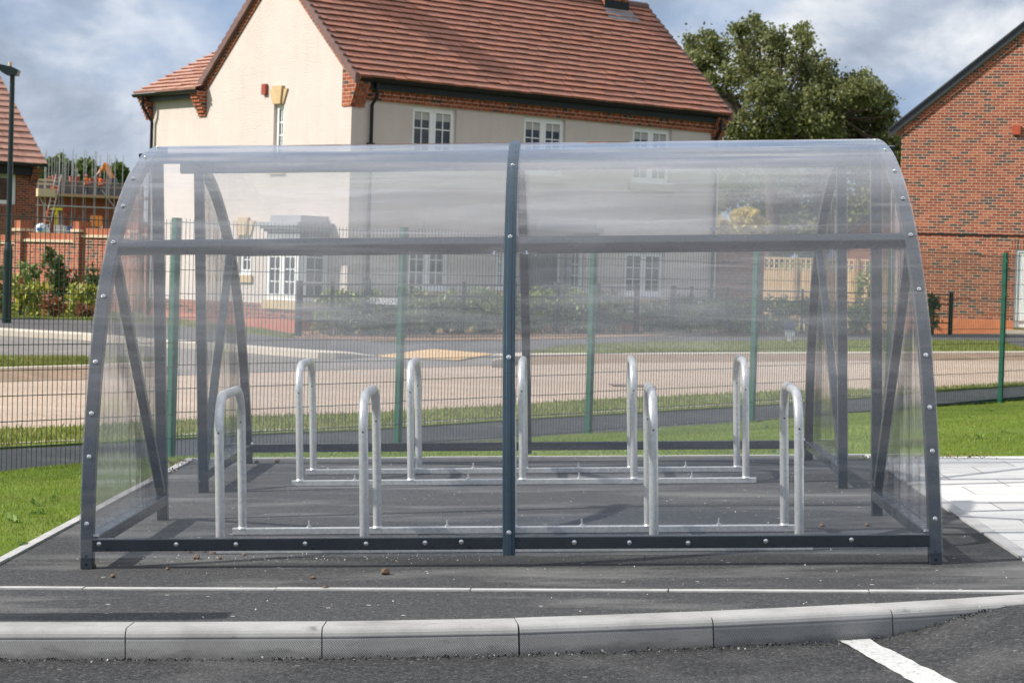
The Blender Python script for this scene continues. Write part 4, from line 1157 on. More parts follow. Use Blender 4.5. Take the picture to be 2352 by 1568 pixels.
def hit(x, y, axis, val):
    o = HMI @ Vector(ORI); d = HMI.to_3x3() @ Vector(ray(x, y)); t = (val - o[axis]) / d[axis]; return o + d * t


def house():
    root = thing('rendered_house', 'cream rendered house with brown tiled gable roof behind the hedge and mesh fence', 'house', HM)
    fx = lambda x, y: hit(x, y, 1, 0.0).x
    fz = lambda x, y: hit(x, y, 1, 0.0).z
    gv = lambda x, y: hit(x, y, 0, 0.0).y
    gz = lambda x, y: hit(x, y, 0, 0.0).z
    up = []
    zt = 4.57
    for (a, b_) in ((946, 1048), (1203, 1299), (1454, 1543)): up.append((fx(a, 300), fx(b_, 300), 3.35, zt))
    lo = [(fx(936, 620), fx(1031, 620), 0.84, 1.84), (fx(1140, 620), fx(1166, 620), 0.90, 1.84), (fx(1309, 620), fx(1342, 620), 0.90, 1.84), (fx(1436, 620), fx(1526, 620), 0.84, 1.84)]
    door = (fx(1204, 640), fx(1290, 640), 0.02, 1.90)
    gw = (gv(651, 300), gv(628, 300), gz(630, 384), gz(630, 240)); gw2 = (gv(576, 600), gv(546, 600), gz(560, 632), gz(560, 540))
    mb = MB(); wing_v = gv(345, 300)
    holes = up + lo + [door]
    wall_grid(mb, 1, 0.0, 0, HL, HP, HE + 0.15, holes, 0.14, 1)
    wall_grid(mb, 0, 0.0, 0, wing_v, HP, HE, [gw, gw2], 0.14, 1)
    rs = HD / 2; apex = HE + HR - 0.08
    mb.face([(0, HD, HE), (0, HD, HE + 0.16), (0, HD / 2, apex), (0, 0, HE + 0.16), (0, 0, HE)])
    mb.face([(HL, 0, HP), (HL, HD, HP), (HL, HD, HE + 0.16), (HL, HD / 2, apex), (HL, 0, HE + 0.16)]); mb.face([(HL, HD, HP), (3, HD, HP), (3, HD, HE), (HL, HD, HE)])
    mb.face([(0, wing_v, HP), (0, wing_v, HE), (3.6, wing_v, HE), (3.6, wing_v, HP)][::-1]); mb.face([(0, wing_v, HE), (1.8, wing_v, HE + 1.0), (3.6, wing_v, HE)][::-1])
    mb.build('rendered_wall', M_RENDER, root)
    mb = MB(); e = 0.018
    wall_grid(mb, 1, -e, -e, HL + e, -0.4, HP, [(door[0], door[1], -0.4, HP)], 0.14, 1); wall_grid(mb, 0, -e, -e, wing_v + e, -0.4, HP, [], 0.1, 1)
    mb.face([(-e, -e, HP), (-e, wing_v, HP), (0.0, wing_v, HP), (0.0, -e, HP)][::-1]); mb.face([(-e, -e, HP), (HL, -e, HP), (HL, 0, HP), (-e, 0, HP)])
    mb.face([(HL + e, -e, -0.4), (HL + e, HD, -0.4), (HL + e, HD, HP), (HL + e, -e, HP)])
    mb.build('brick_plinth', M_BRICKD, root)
    mb = MB(); mb.box((-0.03, -0.03, -0.4), (HL + 0.03, 0.1, 0.20)); mb.box((-0.03, 0.1, -0.4), (0.1, wing_v + 0.02, 0.20)); mb.build('plinth_base', M_PLINTHP, root)
    # brick band under the eaves, fascia, gutter
    mb = MB(); mb.box((0.30, -0.05, HE - 0.40), (HL - 0.30, -0.002, HE - 0.29)); mb.box((0.30, -0.075, HE - 0.29), (HL - 0.30, -0.002, HE - 0.18)); 
    k = 0.30
    while k < HL - 0.4: mb.box((k, -0.10, HE - 0.29), (k + 0.105, -0.0755, HE - 0.215)); k += 0.21
    mb.build('brick_band', M_BRICKB, root)
    mb = MB(); mb.box((0.32, -0.16, HE - 0.19), (HL - 0.32, -0.003, HE + 0.03)); mb.build('fascia_board', M_BLACK, root)
    mb = MB(); pr = [(0.065 * math.cos(a), 0.065 * math.sin(a)) for a in np.linspace(math.pi, 2 * math.pi, 9)] + [(0.058, 0.0), (0.05, 0.004), (-0.05, 0.004), (-0.058, 0)]
    mb.sweep([(0.02, -0.235, HE + 0.0), (HL - 0.02, -0.235, HE + 0.0)], pr); mb.build('gutter', M_BLACK, root, smooth=True)
    # roof: front and back slopes, verge tiles
    mb = MB(); ev = -HOV - 0.06; ez = HE + 0.02; nC = 20
    rdg = HE + HR + 0.02
    roof_courses(mb, (-0.06, ev, ez), (HL + 0.06, ev, ez), (-0.06, HD / 2, rdg), (HL + 0.06, HD / 2, rdg), nC)
    roof_courses(mb, (-0.06, HD - ev, ez), (HL + 0.06, HD - ev, ez), (-0.06, HD / 2, rdg), (HL + 0.06, HD / 2, rdg), nC)
    rf = mb.build('roof', M_TILE, root)
    mb = MB(); mb.tube([(-0.06, HD / 2, rdg + 0.0), (HL + 0.06, HD / 2, rdg + 0.0)], 0.11, 10); mb.build('ridge_tiles', M_PURPLE, rf, smooth=True)
    for xx in (-0.085, HL + 0.085):
        mb = MB()
        for s in (0, 1):
            for k in range(nC):
                t0, t1 = (k + 0.0) / nC, (k + 0.985) / nC
                y0 = ev + (HD / 2 - ev) * t0; y1 = ev + (HD / 2 - ev) * t1; z0_ = ez + (rdg - ez) * t0; z1_ = ez + (rdg - ez) * t1
                if s: y0, y1 = HD - y0, HD - y1
                x0, x1 = xx - 0.045, xx + 0.045
                vs = [(x0, y0, z0_ - 0.15), (x1, y0, z0_ - 0.15), (x1, y1, z1_ - 0.15), (x0, y1, z1_ - 0.15), (x0, y0, z0_ + 0.065), (x1, y0, z0_ + 0.065), (x1, y1, z1_ + 0.025), (x0, y1, z1_ + 0.025)]
                mb.mesh(vs, [(3, 2, 1, 0), (4, 5, 6, 7), (0, 1, 5, 4), (1, 2, 6, 5), (2, 3, 7, 6), (3, 0, 4, 7)])
        mb.build('verge_tiles', M_PURPLE, rf)
        mb = MB(); x0, x1 = (0.0, -0.035) if xx < 0 else (HL + 0.035, HL)
        for s in (0, 1):
            Y = lambda t: (ev + (HD / 2 - ev) * t) if not s else HD - (ev + (HD / 2 - ev) * t)
            z = lambda t: ez + (rdg - ez) * t
            q0, q1 = 0.06, 1.0
            vs = [(x0, Y(q0), z(q0) - 0.30), (x1, Y(q0), z(q0) - 0.30), (x1, Y(q1), z(q1) - 0.30), (x0, Y(q1), z(q1) - 0.30), (x0, Y(q0), z(q0) - 0.14), (x1, Y(q0), z(q0) - 0.14), (x1, Y(q1), z(q1) - 0.14), (x0, Y(q1), z(q1) - 0.14)]
            mb.mesh(vs, [(3, 2, 1, 0), (4, 5, 6, 7), (0, 1, 5, 4), (1, 2, 6, 5), (2, 3, 7, 6), (3, 0, 4, 7)])
        mb.build('verge_brick', M_BRICKB, root)
    # corbelled brick kneelers at the feet of the gables

    def kneeler(x0, x1, yo, ydir, zt, n=6, dep=0.30):
        mb = MB()
        for k in range(n):
            o = dep * (k + 1) / n; z0 = zt - 0.075 * (n - k) ; ya, yb = sorted((yo, yo + ydir * o))
            mb.box((x0, ya, z0), (x1, yb, z0 + 0.0745))
        mb.build('kneeler', M_BRICKB, root)
    kneeler(-0.045, 0.295, 0.0, -1, HE + 0.04, 8, 0.26); kneeler(HL - 0.295, HL + 0.045, 0.0, -1, HE + 0.04, 8, 0.26)
    mb = MB(); mb.box((-0.024, 0.0, HE - 0.55), (-0.001, 0.30, HE + 0.20)); mb.build('corner_brickwork', M_BRICKB, root)
    # chimneys
    c = hit(1412, 12, 1, 0.0)
    def roof_hit(x, y):
        o = HMI @ Vector(ORI); d = HMI.to_3x3() @ Vector(ray(x, y)); best = None
        sl = (rdg - ez) / (HD / 2 - ev)
        t = (ez + sl * (o.y - ev) - o.z) / (d.z - sl * d.y); return o + d * t
    q = roof_hit(1420, 30)
    mb = MB(); mb.box((q.x - 0.38, q.y + 0.05, q.z - 0.1), (q.x + 0.36, q.y + 0.75, rdg + 1.1)); ch = mb.build('chimney', M_BRICKB, rf)
    sl = (rdg - ez) / (HD / 2 - ev)
    mb = MB(); fl = [(q.x - 0.52, q.y - 0.26), (q.x + 0.50, q.y - 0.26), (q.x + 0.42, q.y + 0.05), (q.x - 0.42, q.y + 0.05)]
    vs = [(x, y, q.z + sl * (y - q.y) + 0.055) for x, y in fl] + [(x, y, q.z + sl * (y - q.y) + 0.02) for x, y in fl]
    mb.mesh(vs, [(0, 1, 2, 3), (0, 4, 5, 1), (1, 5, 6, 2), (3, 7, 4, 0), (2, 6, 7, 3)]); mb.build('lead_apron', M_LEAD, rf)
    mb = MB(); mb.box((q.x - 0.40, q.y + 0.035, q.z + 0.03), (q.x + 0.38, q.y + 0.049, q.z + 0.28)); mb.build('lead_flashing', M_BLACK, rf)
    mb = MB(); mb.box((0.25, HD / 2 - 0.45, rdg - 0.4), (1.1, HD / 2 + 0.45, rdg + 0.50)); mb.box((0.2, HD / 2 - 0.5, rdg + 0.50), (1.15, HD / 2 + 0.5, rdg + 0.62)); mb.build('chimney', M_BRICKB, rf)
    # windows, door, canopy
    for i, h in enumerate(up): window(root, 1, 0.0, *h, 1, 2, 2, 3, M_RENDER, 0.16)
    for i, h in enumerate(lo): window(root, 1, 0.0, *h, 1, 1 if i in (1, 2) else 2, 2, 3, M_STONE, 0.0)
    window(root, 0, 0.0, *gw, 1, 1, 2, 4, M_STONE); window(root, 0, 0.0, *gw2, 1, 1, 2, 3, M_STONE)
    for (h, tall) in ((gw, 0.37), (gw2, 0.37)):
        mb = MB(); m_ = (h[0] + h[1]) / 2; b2 = (h[1] - h[0]) / 2
        for (c0, c1, t0, t1, zt_, d) in ((-b2, -0.13, -b2 - 0.14, -0.17, tall * 0.82, 0.035), (0.13, b2, 0.17, b2 + 0.14, tall * 0.82, 0.035), (-0.13, 0.13, -0.18, 0.18, tall, 0.075)):
            vs = [(-d, m_ + c0, h[3]), (-d, m_ + c1, h[3]), (-d, m_ + t1, h[3] + zt_), (-d, m_ + t0, h[3] + zt_), (-0.001, m_ + c0, h[3]), (-0.001, m_ + c1, h[3]), (-0.001, m_ + t1, h[3] + zt_), (-0.001, m_ + t0, h[3] + zt_)]
            mb.mesh(vs, [(3, 2, 1, 0), (4, 5, 6, 7), (0, 1, 5, 4), (1, 2, 6, 5), (2, 3, 7, 6), (3, 0, 4, 7)])
        mb.build('keystone', M_STONE, root)
    # stone heads over the left and right ground floor windows
    for h in (lo[0],):
        mb = MB(); a, b_ = h[0] - 0.15, h[1] + 0.15; m_ = (a + b_) / 2; mb.box((a, -0.02, h[3]), (m_ - 0.16, -0.001, h[3] + 0.30)); mb.box((m_ + 0.16, -0.02, h[3]), (b_, -0.001, h[3] + 0.30)); mb.box((m_ - 0.16, -0.045, h[3]), (m_ + 0.16, -0.001, h[3] + 0.42)); mb.build('window_head', M_RENDER, root)
    mb = MB(); mb.box((door[0] + 0.06, 0.10, 0.03), (door[1] - 0.06, 0.15, 1.84)); d = mb.build('door', simple('dark_door_paint', (0.035, 0.04, 0.045), 0.4), root)
    mb = MB(); mb.box((door[1] - 0.16, 0.06, 1.02), (door[1] - 0.12, 0.1, 1.10)); mb.build('handle', M_SCREW, d)
    mb = MB(); mb.box((door[0], 0.08, 0.02), (door[0] + 0.06, 0.16, 1.90)); mb.box((door[1] - 0.06, 0.08, 0.02), (door[1], 0.16, 1.90)); mb.box((door[0] + 0.06, 0.08, 1.85), (door[1] - 0.06, 0.16, 1.90)); mb.build('door_frame', M_WHITE, root)
    mb = MB(); ca, cb = door[0] - 0.28, fx(1325, 520) + 0.06
    mb.box((ca + 0.06, -0.62, 2.27), (cb - 0.06, 0, 2.42)); mb.box((ca - 0.06, -0.74, 2.17), (cb + 0.06, 0, 2.27)); mb.box((ca, -0.66, 2.09), (cb, 0, 2.17)); mb.box((ca + 0.08, -0.58, 1.98), (cb - 0.08, 0, 2.09)); mb.build('door_canopy', M_LEADROOF, root)
    for xx in (door[0] - 0.14, door[1] + 0.06): 
        mb = MB(); mb.box((xx, -0.10, 0.0), (xx + 0.12, -0.001, 1.98)); mb.build('pilaster', M_LEADROOF, root)
    # box bay window on the gable
    by0, by1, bd = 0.63, 1.75, 0.72
    mb = MB(); mb.box((-bd, by0, -0.3), (-0.019, by1, 0.40)); by = mb.build('bay_brickwork', M_BRICKD, root)
    mb = MB(); mb.box((-bd - 0.03, by0 - 0.03, -0.3), (-0.031, by1 + 0.03, 0.20)); mb.build('bay_base', M_PLINTHP, root)
    mb = MB(); mb.box((-bd - 0.06, by0 - 0.06, 0.40), (-0.001, by1 + 0.06, 0.57)); mb.build('bay_sill', M_STONE, root)
    mb = MB(); mb.box((-bd + 0.06, by0 + 0.06, 0.57), (-0.001, by1 - 0.06, 1.80)); mb.build('bay_core', M_PANE, root)
    window(root, 0, -bd, by0 + 0.02, by1 - 0.02, 0.575, 1.80, 1, 2, 2, 4, None, 0.0, 0.0, 'bay_window'); window(root, 1, by0, -bd + 0.075, -0.02, 0.575, 1.80, 1, 1, 2, 4, None, 0.0, 0.0, 'bay_window')
    mb = MB()
    for (o_, z0, z1) in ((0.0, 1.80, 1.94), (0.05, 1.94, 2.0), (0.11, 2.0, 2.06), (0.17, 2.06, 2.13)): mb.box((-bd - o_, by0 - o_, z0), (-0.001, by1 + o_, z1))
    mb.box((-bd + 0.04, by0 + 0.04, 2.13), (-0.001, by1 - 0.04, 2.27)); mb.build('bay_canopy', M_LEADROOF, root)
    # alarm box, downpipes
    mb = MB(); av = gv(611, 206); az = gz(611, 206); mb.box((-0.07, av - 0.07, az - 0.11), (-0.001, av + 0.07, az + 0.11)); mb.build('alarm_box', simple('red_plastic', (0.28, 0.05, 0.03), 0.4), root)

    def pipe(pts, clips):
        mb = MB(); mb.tube(pts, 0.036, 10)
        for z in clips: mb.box((pts[-1][0] - 0.06, pts[-1][1] - 0.045, z), (pts[-1][0] + 0.06, pts[-1][1] + 0.10, z + 0.05))
        mb.build('downpipe', M_BLACK, root, smooth=True)
    x1 = fx(850, 300); pipe([(x1, -0.205, HE - 0.06), (x1, -0.205, HE - 0.33), (x1 - 0.02, -0.07, HE - 0.50), (x1 - 0.02, -0.07, 0.1)], (1.0, 3.7))
    x2 = fx(1640, 320); pipe([(x2, -0.205, HE - 0.06), (x2, -0.205, HE - 0.33), (x2 + 0.02, -0.07, HE - 0.50), (x2 + 0.02, -0.07, 0.1)], (1.0, 2.4, 3.7))
    # side wing: its roof, eaves and corbels
    mb = MB(); v0, v1 = HD - 0.05, wing_v + 0.25; e_z = HE + 0.0
    roof_courses(mb, (-0.30, v1, e_z), (-0.30, v0, e_z), (2.3, v1 - 0.0, e_z + 1.36), (2.3, v0, e_z + 1.36), 13)
    roof_courses(mb, (4.9, v1, e_z), (4.9, v0, e_z), (2.3, v1, e_z + 1.36), (2.3, v0, e_z + 1.36), 13)
    mb.build('wing_roof', M_TILEP, root)
    mb = MB(); mb.box((-0.16, v0 + 0.32, e_z - 0.17), (-0.003, wing_v - 0.02, e_z - 0.02)); mb.build('fascia_board', M_DARKGREY, root)
    mb = MB(); mb.sweep([(-0.30, v0 + 0.02, e_z - 0.02), (-0.30, v1 - 0.02, e_z - 0.02)], pr); mb.build('gutter', M_BLACK, root, smooth=True)

    def corbel(y0, y1, zt, n=7, dep=0.28):
        mb = MB()
        for k in range(n): mb.box((-dep * (k + 1) / n, y0, zt - 0.075 * (n - k)), (-0.001, y1, zt - 0.075 * (n - k) + 0.0745))
        mb.build('corbel', M_BRICKB, root)
    corbel(v0 + 0.02, v0 + 0.30, e_z - 0.04); corbel(wing_v - 0.10, wing_v + 0.14, e_z - 0.04)
    y3 = gv(352, 300); mb = MB(); mb.tube([(-0.30, y3, e_z - 0.08), (-0.28, y3, e_z - 0.30), (-0.07, y3 - 0.05, e_z - 0.62), (-0.07, y3 - 0.05, 0.1)], 0.036, 10); mb.build('downpipe', M_BLACK, root, smooth=True)
house()


# ================================================================== BRICK HOUSE, right
def right_house():
    ang = math.radians(-18)
    base = at_y(2056, 760, 61.0); base.z = 0.47
    M = Matrix.Translation(base) @ Matrix.Rotation(ang, 4, 'Z'); MI = M.inverted()
    root = thing('brick_house', 'red multi brick gable house with white door at the right edge', 'house', M)
    def hp(x, y, val=0.0):
        o = MI @ Vector(ORI); d = MI.to_3x3() @ Vector(ray(x, y)); return o + d * ((val - o.y) / d.y)
    e = hp(2066, 300); t = hp(2352, 74); W = 9.2; slope = (t.z - e.z) / (t.x - e.x); he = e.z - slope * e.x
    dr = (hp(2330, 660).x, hp(2330, 660).x + 1.02, 0.18, hp(2330, 572).z)
    mb = MB(); wall_grid(mb, 1, 0.0, 0, W, 0.38, he, [dr], 0.12, 1)
    mb.face([(0, 0, he), (W, 0, he), (W / 2, 0, he + slope * W / 2)]); mb.face([(0, 9, 0.38), (0, 0, 0.38), (0, 0, he), (0, 9, he)]); mb.face([(W, 0, 0.38), (W, 9, 0.38), (W, 9, he), (W, 0, he)])
    mb.build('brick_wall', M_BRICK, root)
    mb = MB(); mb.box((-0.02, -0.02, -0.5), (dr[0], 0.1, 0.38)); mb.box((dr[1], -0.02, -0.5), (W, 0.1, 0.38)); mb.box((dr[0], -0.02, -0.5), (dr[1], 0.1, 0.14)); mb.build('plinth', M_PLINTH, root)
    mb = MB()
    for s in (0, 1):
        X = (lambda x: x) if not s else (lambda x: W - x)
        p = [(-0.35, he - 0.35 * slope + 0.02), (W / 2, he + slope * W / 2 + 0.02)]
        for (y0, y1, d0, d1) in ((-0.10, -0.04, 0.0, 0.20), (-0.14, 9.2, 0.20, 0.26)):
            vs = [(X(p[0][0]), y0, p[0][1] + d0), (X(p[1][0]), y0, p[1][1] + d0), (X(p[1][0]), y1, p[1][1] + d0), (X(p[0][0]), y1, p[0][1] + d0), (X(p[0][0]), y0, p[0][1] + d1), (X(p[1][0]), y0, p[1][1] + d1), (X(p[1][0]), y1, p[1][1] + d1), (X(p[0][0]), y1, p[0][1] + d1)]
            mb.mesh(vs, [(3, 2, 1, 0), (4, 5, 6, 7), (0, 1, 5, 4), (1, 2, 6, 5), (2, 3, 7, 6), (3, 0, 4, 7)])
    mb.build('roof', M_DARKGREY, root)
    mb = MB(); x0 = 0.0
    vs = []
    for y in (-0.035, -0.001):
        vs += [(0.05, y, he - 0.20 + 0.05 * slope), (W / 2, y, he + slope * W / 2 - 0.20), (W / 2, y, he + slope * W / 2 + 0.0), (0.05, y, he + 0.05 * slope)]
    mb.mesh(vs, [(0, 1, 2, 3), (7, 6, 5, 4), (0, 4, 5, 1), (3, 2, 6, 7), (0, 3, 7, 4), (1, 5, 6, 2)]); mb.build('verge_brick', M_BRICKB, root)
    mb = MB(); z = hp(2200, 538).z; mb.box((0.0, -0.022, z - 0.02), (W, -0.001, z + 0.015)); mb.build('damp_course_line', M_BLACK, root)
    mb = MB(); mb.box((dr[0] - 0.14, -0.006, dr[3]), (dr[1] + 0.14, -0.001, dr[3] + 0.225)); mb.build('soldier_lintel', M_SOLDIER, root)
    v = hp(2335, 299); mb = MB(); mb.box((v.x - 0.11, -0.07, v.z - 0.12), (v.x + 0.11, -0.001, v.z + 0.12)); mb.build('vent_box', simple('terracotta_plastic', (0.40, 0.075, 0.03), 0.5), root)
    mb = MB(); mb.box((dr[0], 0.03, dr[2]), (dr[0] + 0.075, 0.12, dr[3])); mb.box((dr[1] - 0.075, 0.03, dr[2]), (dr[1], 0.12, dr[3])); mb.box((dr[0] + 0.075, 0.03, dr[3] - 0.075), (dr[1] - 0.075, 0.12, dr[3])); mb.build('door_frame', M_WHITE, root)
    mb = MB(); mb.box((dr[0] + 0.08, 0.06, dr[2] + 0.01), (dr[1] - 0.08, 0.105, dr[3] - 0.08)); d = mb.build('door', M_WHITE, root); tag(d, 'white panelled door with tall dark glass')
    mb = MB(); mb.box((dr[0] + 0.27, 0.052, 1.15), (dr[1] - 0.27, 0.0595, 1.78)); mb.build('door_glass', M_PANE, d)
    mb = MB()
    for (za, zb) in ((dr[2] + 0.15, dr[2] + 0.75),):
        for (xa, xb) in ((dr[0] + 0.2, dr[0] + 0.47), (dr[0] + 0.55, dr[0] + 0.82)): mb.box((xa, 0.050, za), (xb, 0.0595, zb))
    mb.build('door_panel', M_WHITE, d)
    mb = MB(); mb.box((dr[0] - 0.2, -0.5, -0.4), (dr[1] + 0.2, -0.025, 0.13)); mb.build('door_step', M_KERBP, root)
right_house()


# ================================================================== BRICK HOUSE, left
def left_house():
    c = at_y(80, 560, 74.0); c.z = 0.55
    U = Matrix.Rotation(HTH, 4, 'Z'); M = Matrix.Translation(c) @ U; MI = M.inverted()
    root = thing('brick_house', 'dark brick house with pink tiled roof behind the lamp post at the left edge', 'house', M)
    def hp(x, y, val=0.0):
        o = MI @ Vector(ORI); d = MI.to_3x3() @ Vector(ray(x, y)); return o + d * ((val - o.y) / d.y)
    he = hp(80, 383).z; W = 9.0; D = 6.0
    wn = (hp(-20, 430).x, hp(38, 430).x, hp(20, 469).z, hp(20, 393).z); wl = (hp(-12, 600).x, hp(27, 600).x, hp(10, 606).z, hp(10, 588).z)
    wl = (wl[0], wl[1], wl[3] - 1.1, wl[3] + 0.02)
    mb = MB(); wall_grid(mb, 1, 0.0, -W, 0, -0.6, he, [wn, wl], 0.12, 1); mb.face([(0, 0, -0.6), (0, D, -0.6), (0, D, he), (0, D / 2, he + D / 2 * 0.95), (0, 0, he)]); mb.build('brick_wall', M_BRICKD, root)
    window(root, 1, 0.0, *wn, 1, 1, 1, 1, None, 0.15); window(root, 1, 0.0, *wl, 1, 1, 1, 1, M_STONE, 0.0)
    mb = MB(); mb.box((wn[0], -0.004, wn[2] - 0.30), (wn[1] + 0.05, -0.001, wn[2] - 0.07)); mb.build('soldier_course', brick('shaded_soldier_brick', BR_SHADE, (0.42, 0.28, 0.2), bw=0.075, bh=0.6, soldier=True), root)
    mb = MB(); mb.box((-W, -0.16, he - 0.30), (-0.28, -0.002, he + 0.0)); mb.build('fascia_board', M_BLACK, root)
    mb = MB(); mb.box((-W, -0.36, he + 0.0), (0.22, -0.20, he + 0.10)); mb.build('gutter', M_BLACK, root)
    mb = MB(); roof_courses(mb, (-W, -0.34, he + 0.07), (0.20, -0.34, he + 0.07), (-W, D / 2, he + 3.1), (0.20, D / 2, he + 3.1), 14); roof_courses(mb, (-W, D + 0.34, he + 0.07), (0.20, D + 0.34, he + 0.07), (-W, D / 2, he + 3.1), (0.20, D / 2, he + 3.1), 14); mb.build('roof', M_TILEP, root)
    mb = MB()
    for k in range(7): mb.box((-0.25, -0.26 * (k + 1) / 7, he - 0.03 - 0.075 * (7 - k)), (0.03, -0.001, he - 0.03 - 0.075 * (7 - k) + 0.0745))
    mb.build('corbel', M_BRICKD, root)
left_house()


# ================================================================== GARDEN WALL, LAMP, FENCES
def garden_wall():
    p0 = at_y(20, 700, 60.0); p1 = at_y(480, 700, 56.4); d = Vector((p1.x - p0.x, p1.y - p0.y, 0)); L = d.length; ang = math.atan2(d.y, d.x)
    M = Matrix.Translation((p0.x, p0.y, 0.35)) @ Matrix.Rotation(ang, 4, 'Z'); MI = M.inverted()
    root = thing('garden_wall', 'sunlit red brick garden wall with piers and brick-on-edge coping', 'wall', M)
    def hx(x, y):
        o = MI @ Vector(ORI); dd = MI.to_3x3() @ Vector(ray(x, y)); q = o + dd * (-o.y / dd.y); return q.x, q.z
    zt = hx(120, 556)[1]; pz = hx(55, 531)[1]
    piers = [hx(46, 600)[0], hx(180, 600)[0], hx(312, 600)[0], hx(440, 600)[0]]
    edges = [-3.0] + piers + [L]
    for i, (a, b_) in enumerate(zip(edges[:-1], edges[1:])):
        zt = hx(120, 556)[1] + (-0.07, 0.0, 0.14, 0.2, 0.25)[i]
        mb = MB(); mb.box((a, 0, -0.5), (b_, 0.215, zt)); mb.build('brickwork', M_BRICKW, root)
        mb = MB(); mb.box((a + 0.115, -0.05, zt), (b_ - 0.115, 0.27, zt + 0.07)); mb.build('stone_course', M_STONEL, root)
        mb = MB(); mb.box((a + 0.115, 0.0, zt + 0.07), (b_ - 0.115, 0.22, zt + 0.24)); mb.build('coping', M_COPING, root)
    for q in piers:
        mb = MB(); mb.box((q - 0.113, -0.115, -0.5), (q + 0.113, 0.335, pz)); p = mb.build('pier', M_BRICKW, root)
        mb = MB(); mb.box((q - 0.165, -0.165, pz), (q + 0.165, 0.385, pz + 0.075)); mb.build('pier_stone', M_STONEL, p)
        mb = MB(); mb.box((q - 0.113, -0.115, pz + 0.075), (q + 0.113, 0.335, pz + 0.28)); mb.build('pier_coping', M_COPING, p)
garden_wall()


def lamp():
    b0 = at(15, 741, 0.10); t = at_y(31, 168, b0.y); Hh = t.z - b0.z; 
    root = thing('street_lamp', 'dark green street lamp column with flat lantern, standing by the left kerb', 'street lamp', b0)
    mb = MB(); mb.tube([(0, 0, -0.05), (0, 0, 1.35)], 0.088, 16); mb.tube([(0, 0, 1.35), (0, 0, 1.52)], 0.088, 16, r1=0.05); mb.build('base_column', M_LAMP, root, smooth=True)
    mb = MB(); mb.tube([(0, 0, 1.5), (0, 0, Hh - 0.02)], 0.052, 14, r1=0.046); mb.build('pole', M_LAMP, root, smooth=True)
    mb = MB(); prof = [(0.13, 0.05), (0.10, -0.05), (-0.09, -0.05), (-0.18, 0.0), (-0.26, 0.075), (-0.55, 0.105), (-0.55, 0.135), (-0.25, 0.155), (0.0, 0.11)]
    n = len(prof); vs = [(x, -0.11, z + Hh) for x, z in prof] + [(x, 0.11, z + Hh) for x, z in prof]
    mb.mesh(vs, [tuple(range(n - 1, -1, -1)), tuple(range(n, 2 * n))] + [(i, (i + 1) % n, n + (i + 1) % n, n + i) for i in range(n)]); mb.build('lantern', M_LAMP, root)
    mb = MB(); mb.tube([(-0.05, 0, Hh + 0.11), (-0.05, 0, Hh + 0.20)], 0.035, 10); mb.build('photocell', simple('cell_plastic', (0.6, 0.45, 0.3), 0.3), root, smooth=True)
lamp()


def railings():
    """low black estate rails along the front gardens"""
    A = at(683, 774, 0.1); 
    B_ = at(2182, 768.5, 0.1); d = Vector((B_.x - A.x, B_.y - A.y, 0)); L = d.length; d /= L; ang = math.atan2(d.y, d.x)
    spots = [685, 760, 845, 862, 942, 1062, 1280, 1460, 1543, 1586, 1668, 1840, 2012, 2182]
    runs = [('low black estate railing between the bay window and the front door path', [685, 760, 845, 942, 1062, 1180, 1280, 1372, 1460]), ('low black estate railing from the path gap to the brick house', [1543, 1586, 1668, 1840, 2012, 2182])]
    for label, run in runs:
        root = thing('estate_railing', label, 'railing', A, 'low black railings'); pos = []
        for x in run:
            dd = Vector(ray(x, 770)); # solve along the plan line
            k = dd.x / dd.y; s = (k * A.y - A.x) / (d.x - k * d.y); p = A + d * s; p.z = bz(p.x, p.y) + 0.1; pos.append(p - A)
        for i, p in enumerate(pos):
            mb = MB(); wd = 0.085 if run[i] in (685, 862, 1460, 1543, 2182) else 0.05
            mb.sweep([p + Vector((0, 0, -0.1)), p + Vector((0, 0, 1.0))], sq(wd, wd, 0.004), (d.x, d.y, 0)); mb.build('post', M_BLACK, root)
        for h in (0.28, 0.50, 0.72, 0.94):
            mb = MB()
            for p, q in zip(pos[:-1], pos[1:]): mb.sweep([p + Vector((0, 0, h)), q + Vector((0, 0, h))], sq(0.014, 0.03, 0.003))
            mb.build('rail', M_BLACK, root)
    return A, d, L
RA, RD, RL = railings()


def timber_fence():
    p0 = at_y(1690, 700, 64.0); p1 = at_y(2075, 700, 61.5); d = Vector((p1.x - p0.x, p1.y - p0.y, 0)); L = d.length; ang = math.atan2(d.y, d.x)
    M = Matrix.Translation((p0.x, p0.y, 0.47)) @ Matrix.Rotation(ang, 4, 'Z')
    root = thing('timber_fence', 'pale close-boarded timber fence with trellis top behind the hedge', 'fence', M)
    zt = at_y(1800, 620, 62.7).z - 0.47; zz = at_y(1800, 592, 62.7).z - 0.47
    mb = MB(); mb.box((0, 0, -0.3), (L, 0.03, zt)); mb.build('boards', M_TIMBER, root)
    mb = MB(); n = 10; tp = 0.16; k = 0.0
    while k < L:
        mb.box((k, -0.012, zt), (k + 0.05, 0.008, zz)); k += tp
    for q in range(3):
        z = zt + 0.02 + (zz - zt - 0.05) * q / 2; mb.box((0, 0.0082, z), (L, 0.026, z + 0.05))
    mb.build('trellis', simple('trellis_timber', (0.50, 0.36, 0.22), 0.85), root)
    k = 0.0
    while k < L + 0.1:
        mb = MB(); mb.box((k - 0.05, -0.07, -0.3), (k + 0.05, 0.0 - 0.013, zz + 0.02)); mb.build('fence_post', simple('post_timber', (0.30, 0.18, 0.10), 0.85) if k == 0 else MATS['post_timber'], root); k += 1.83
timber_fence()


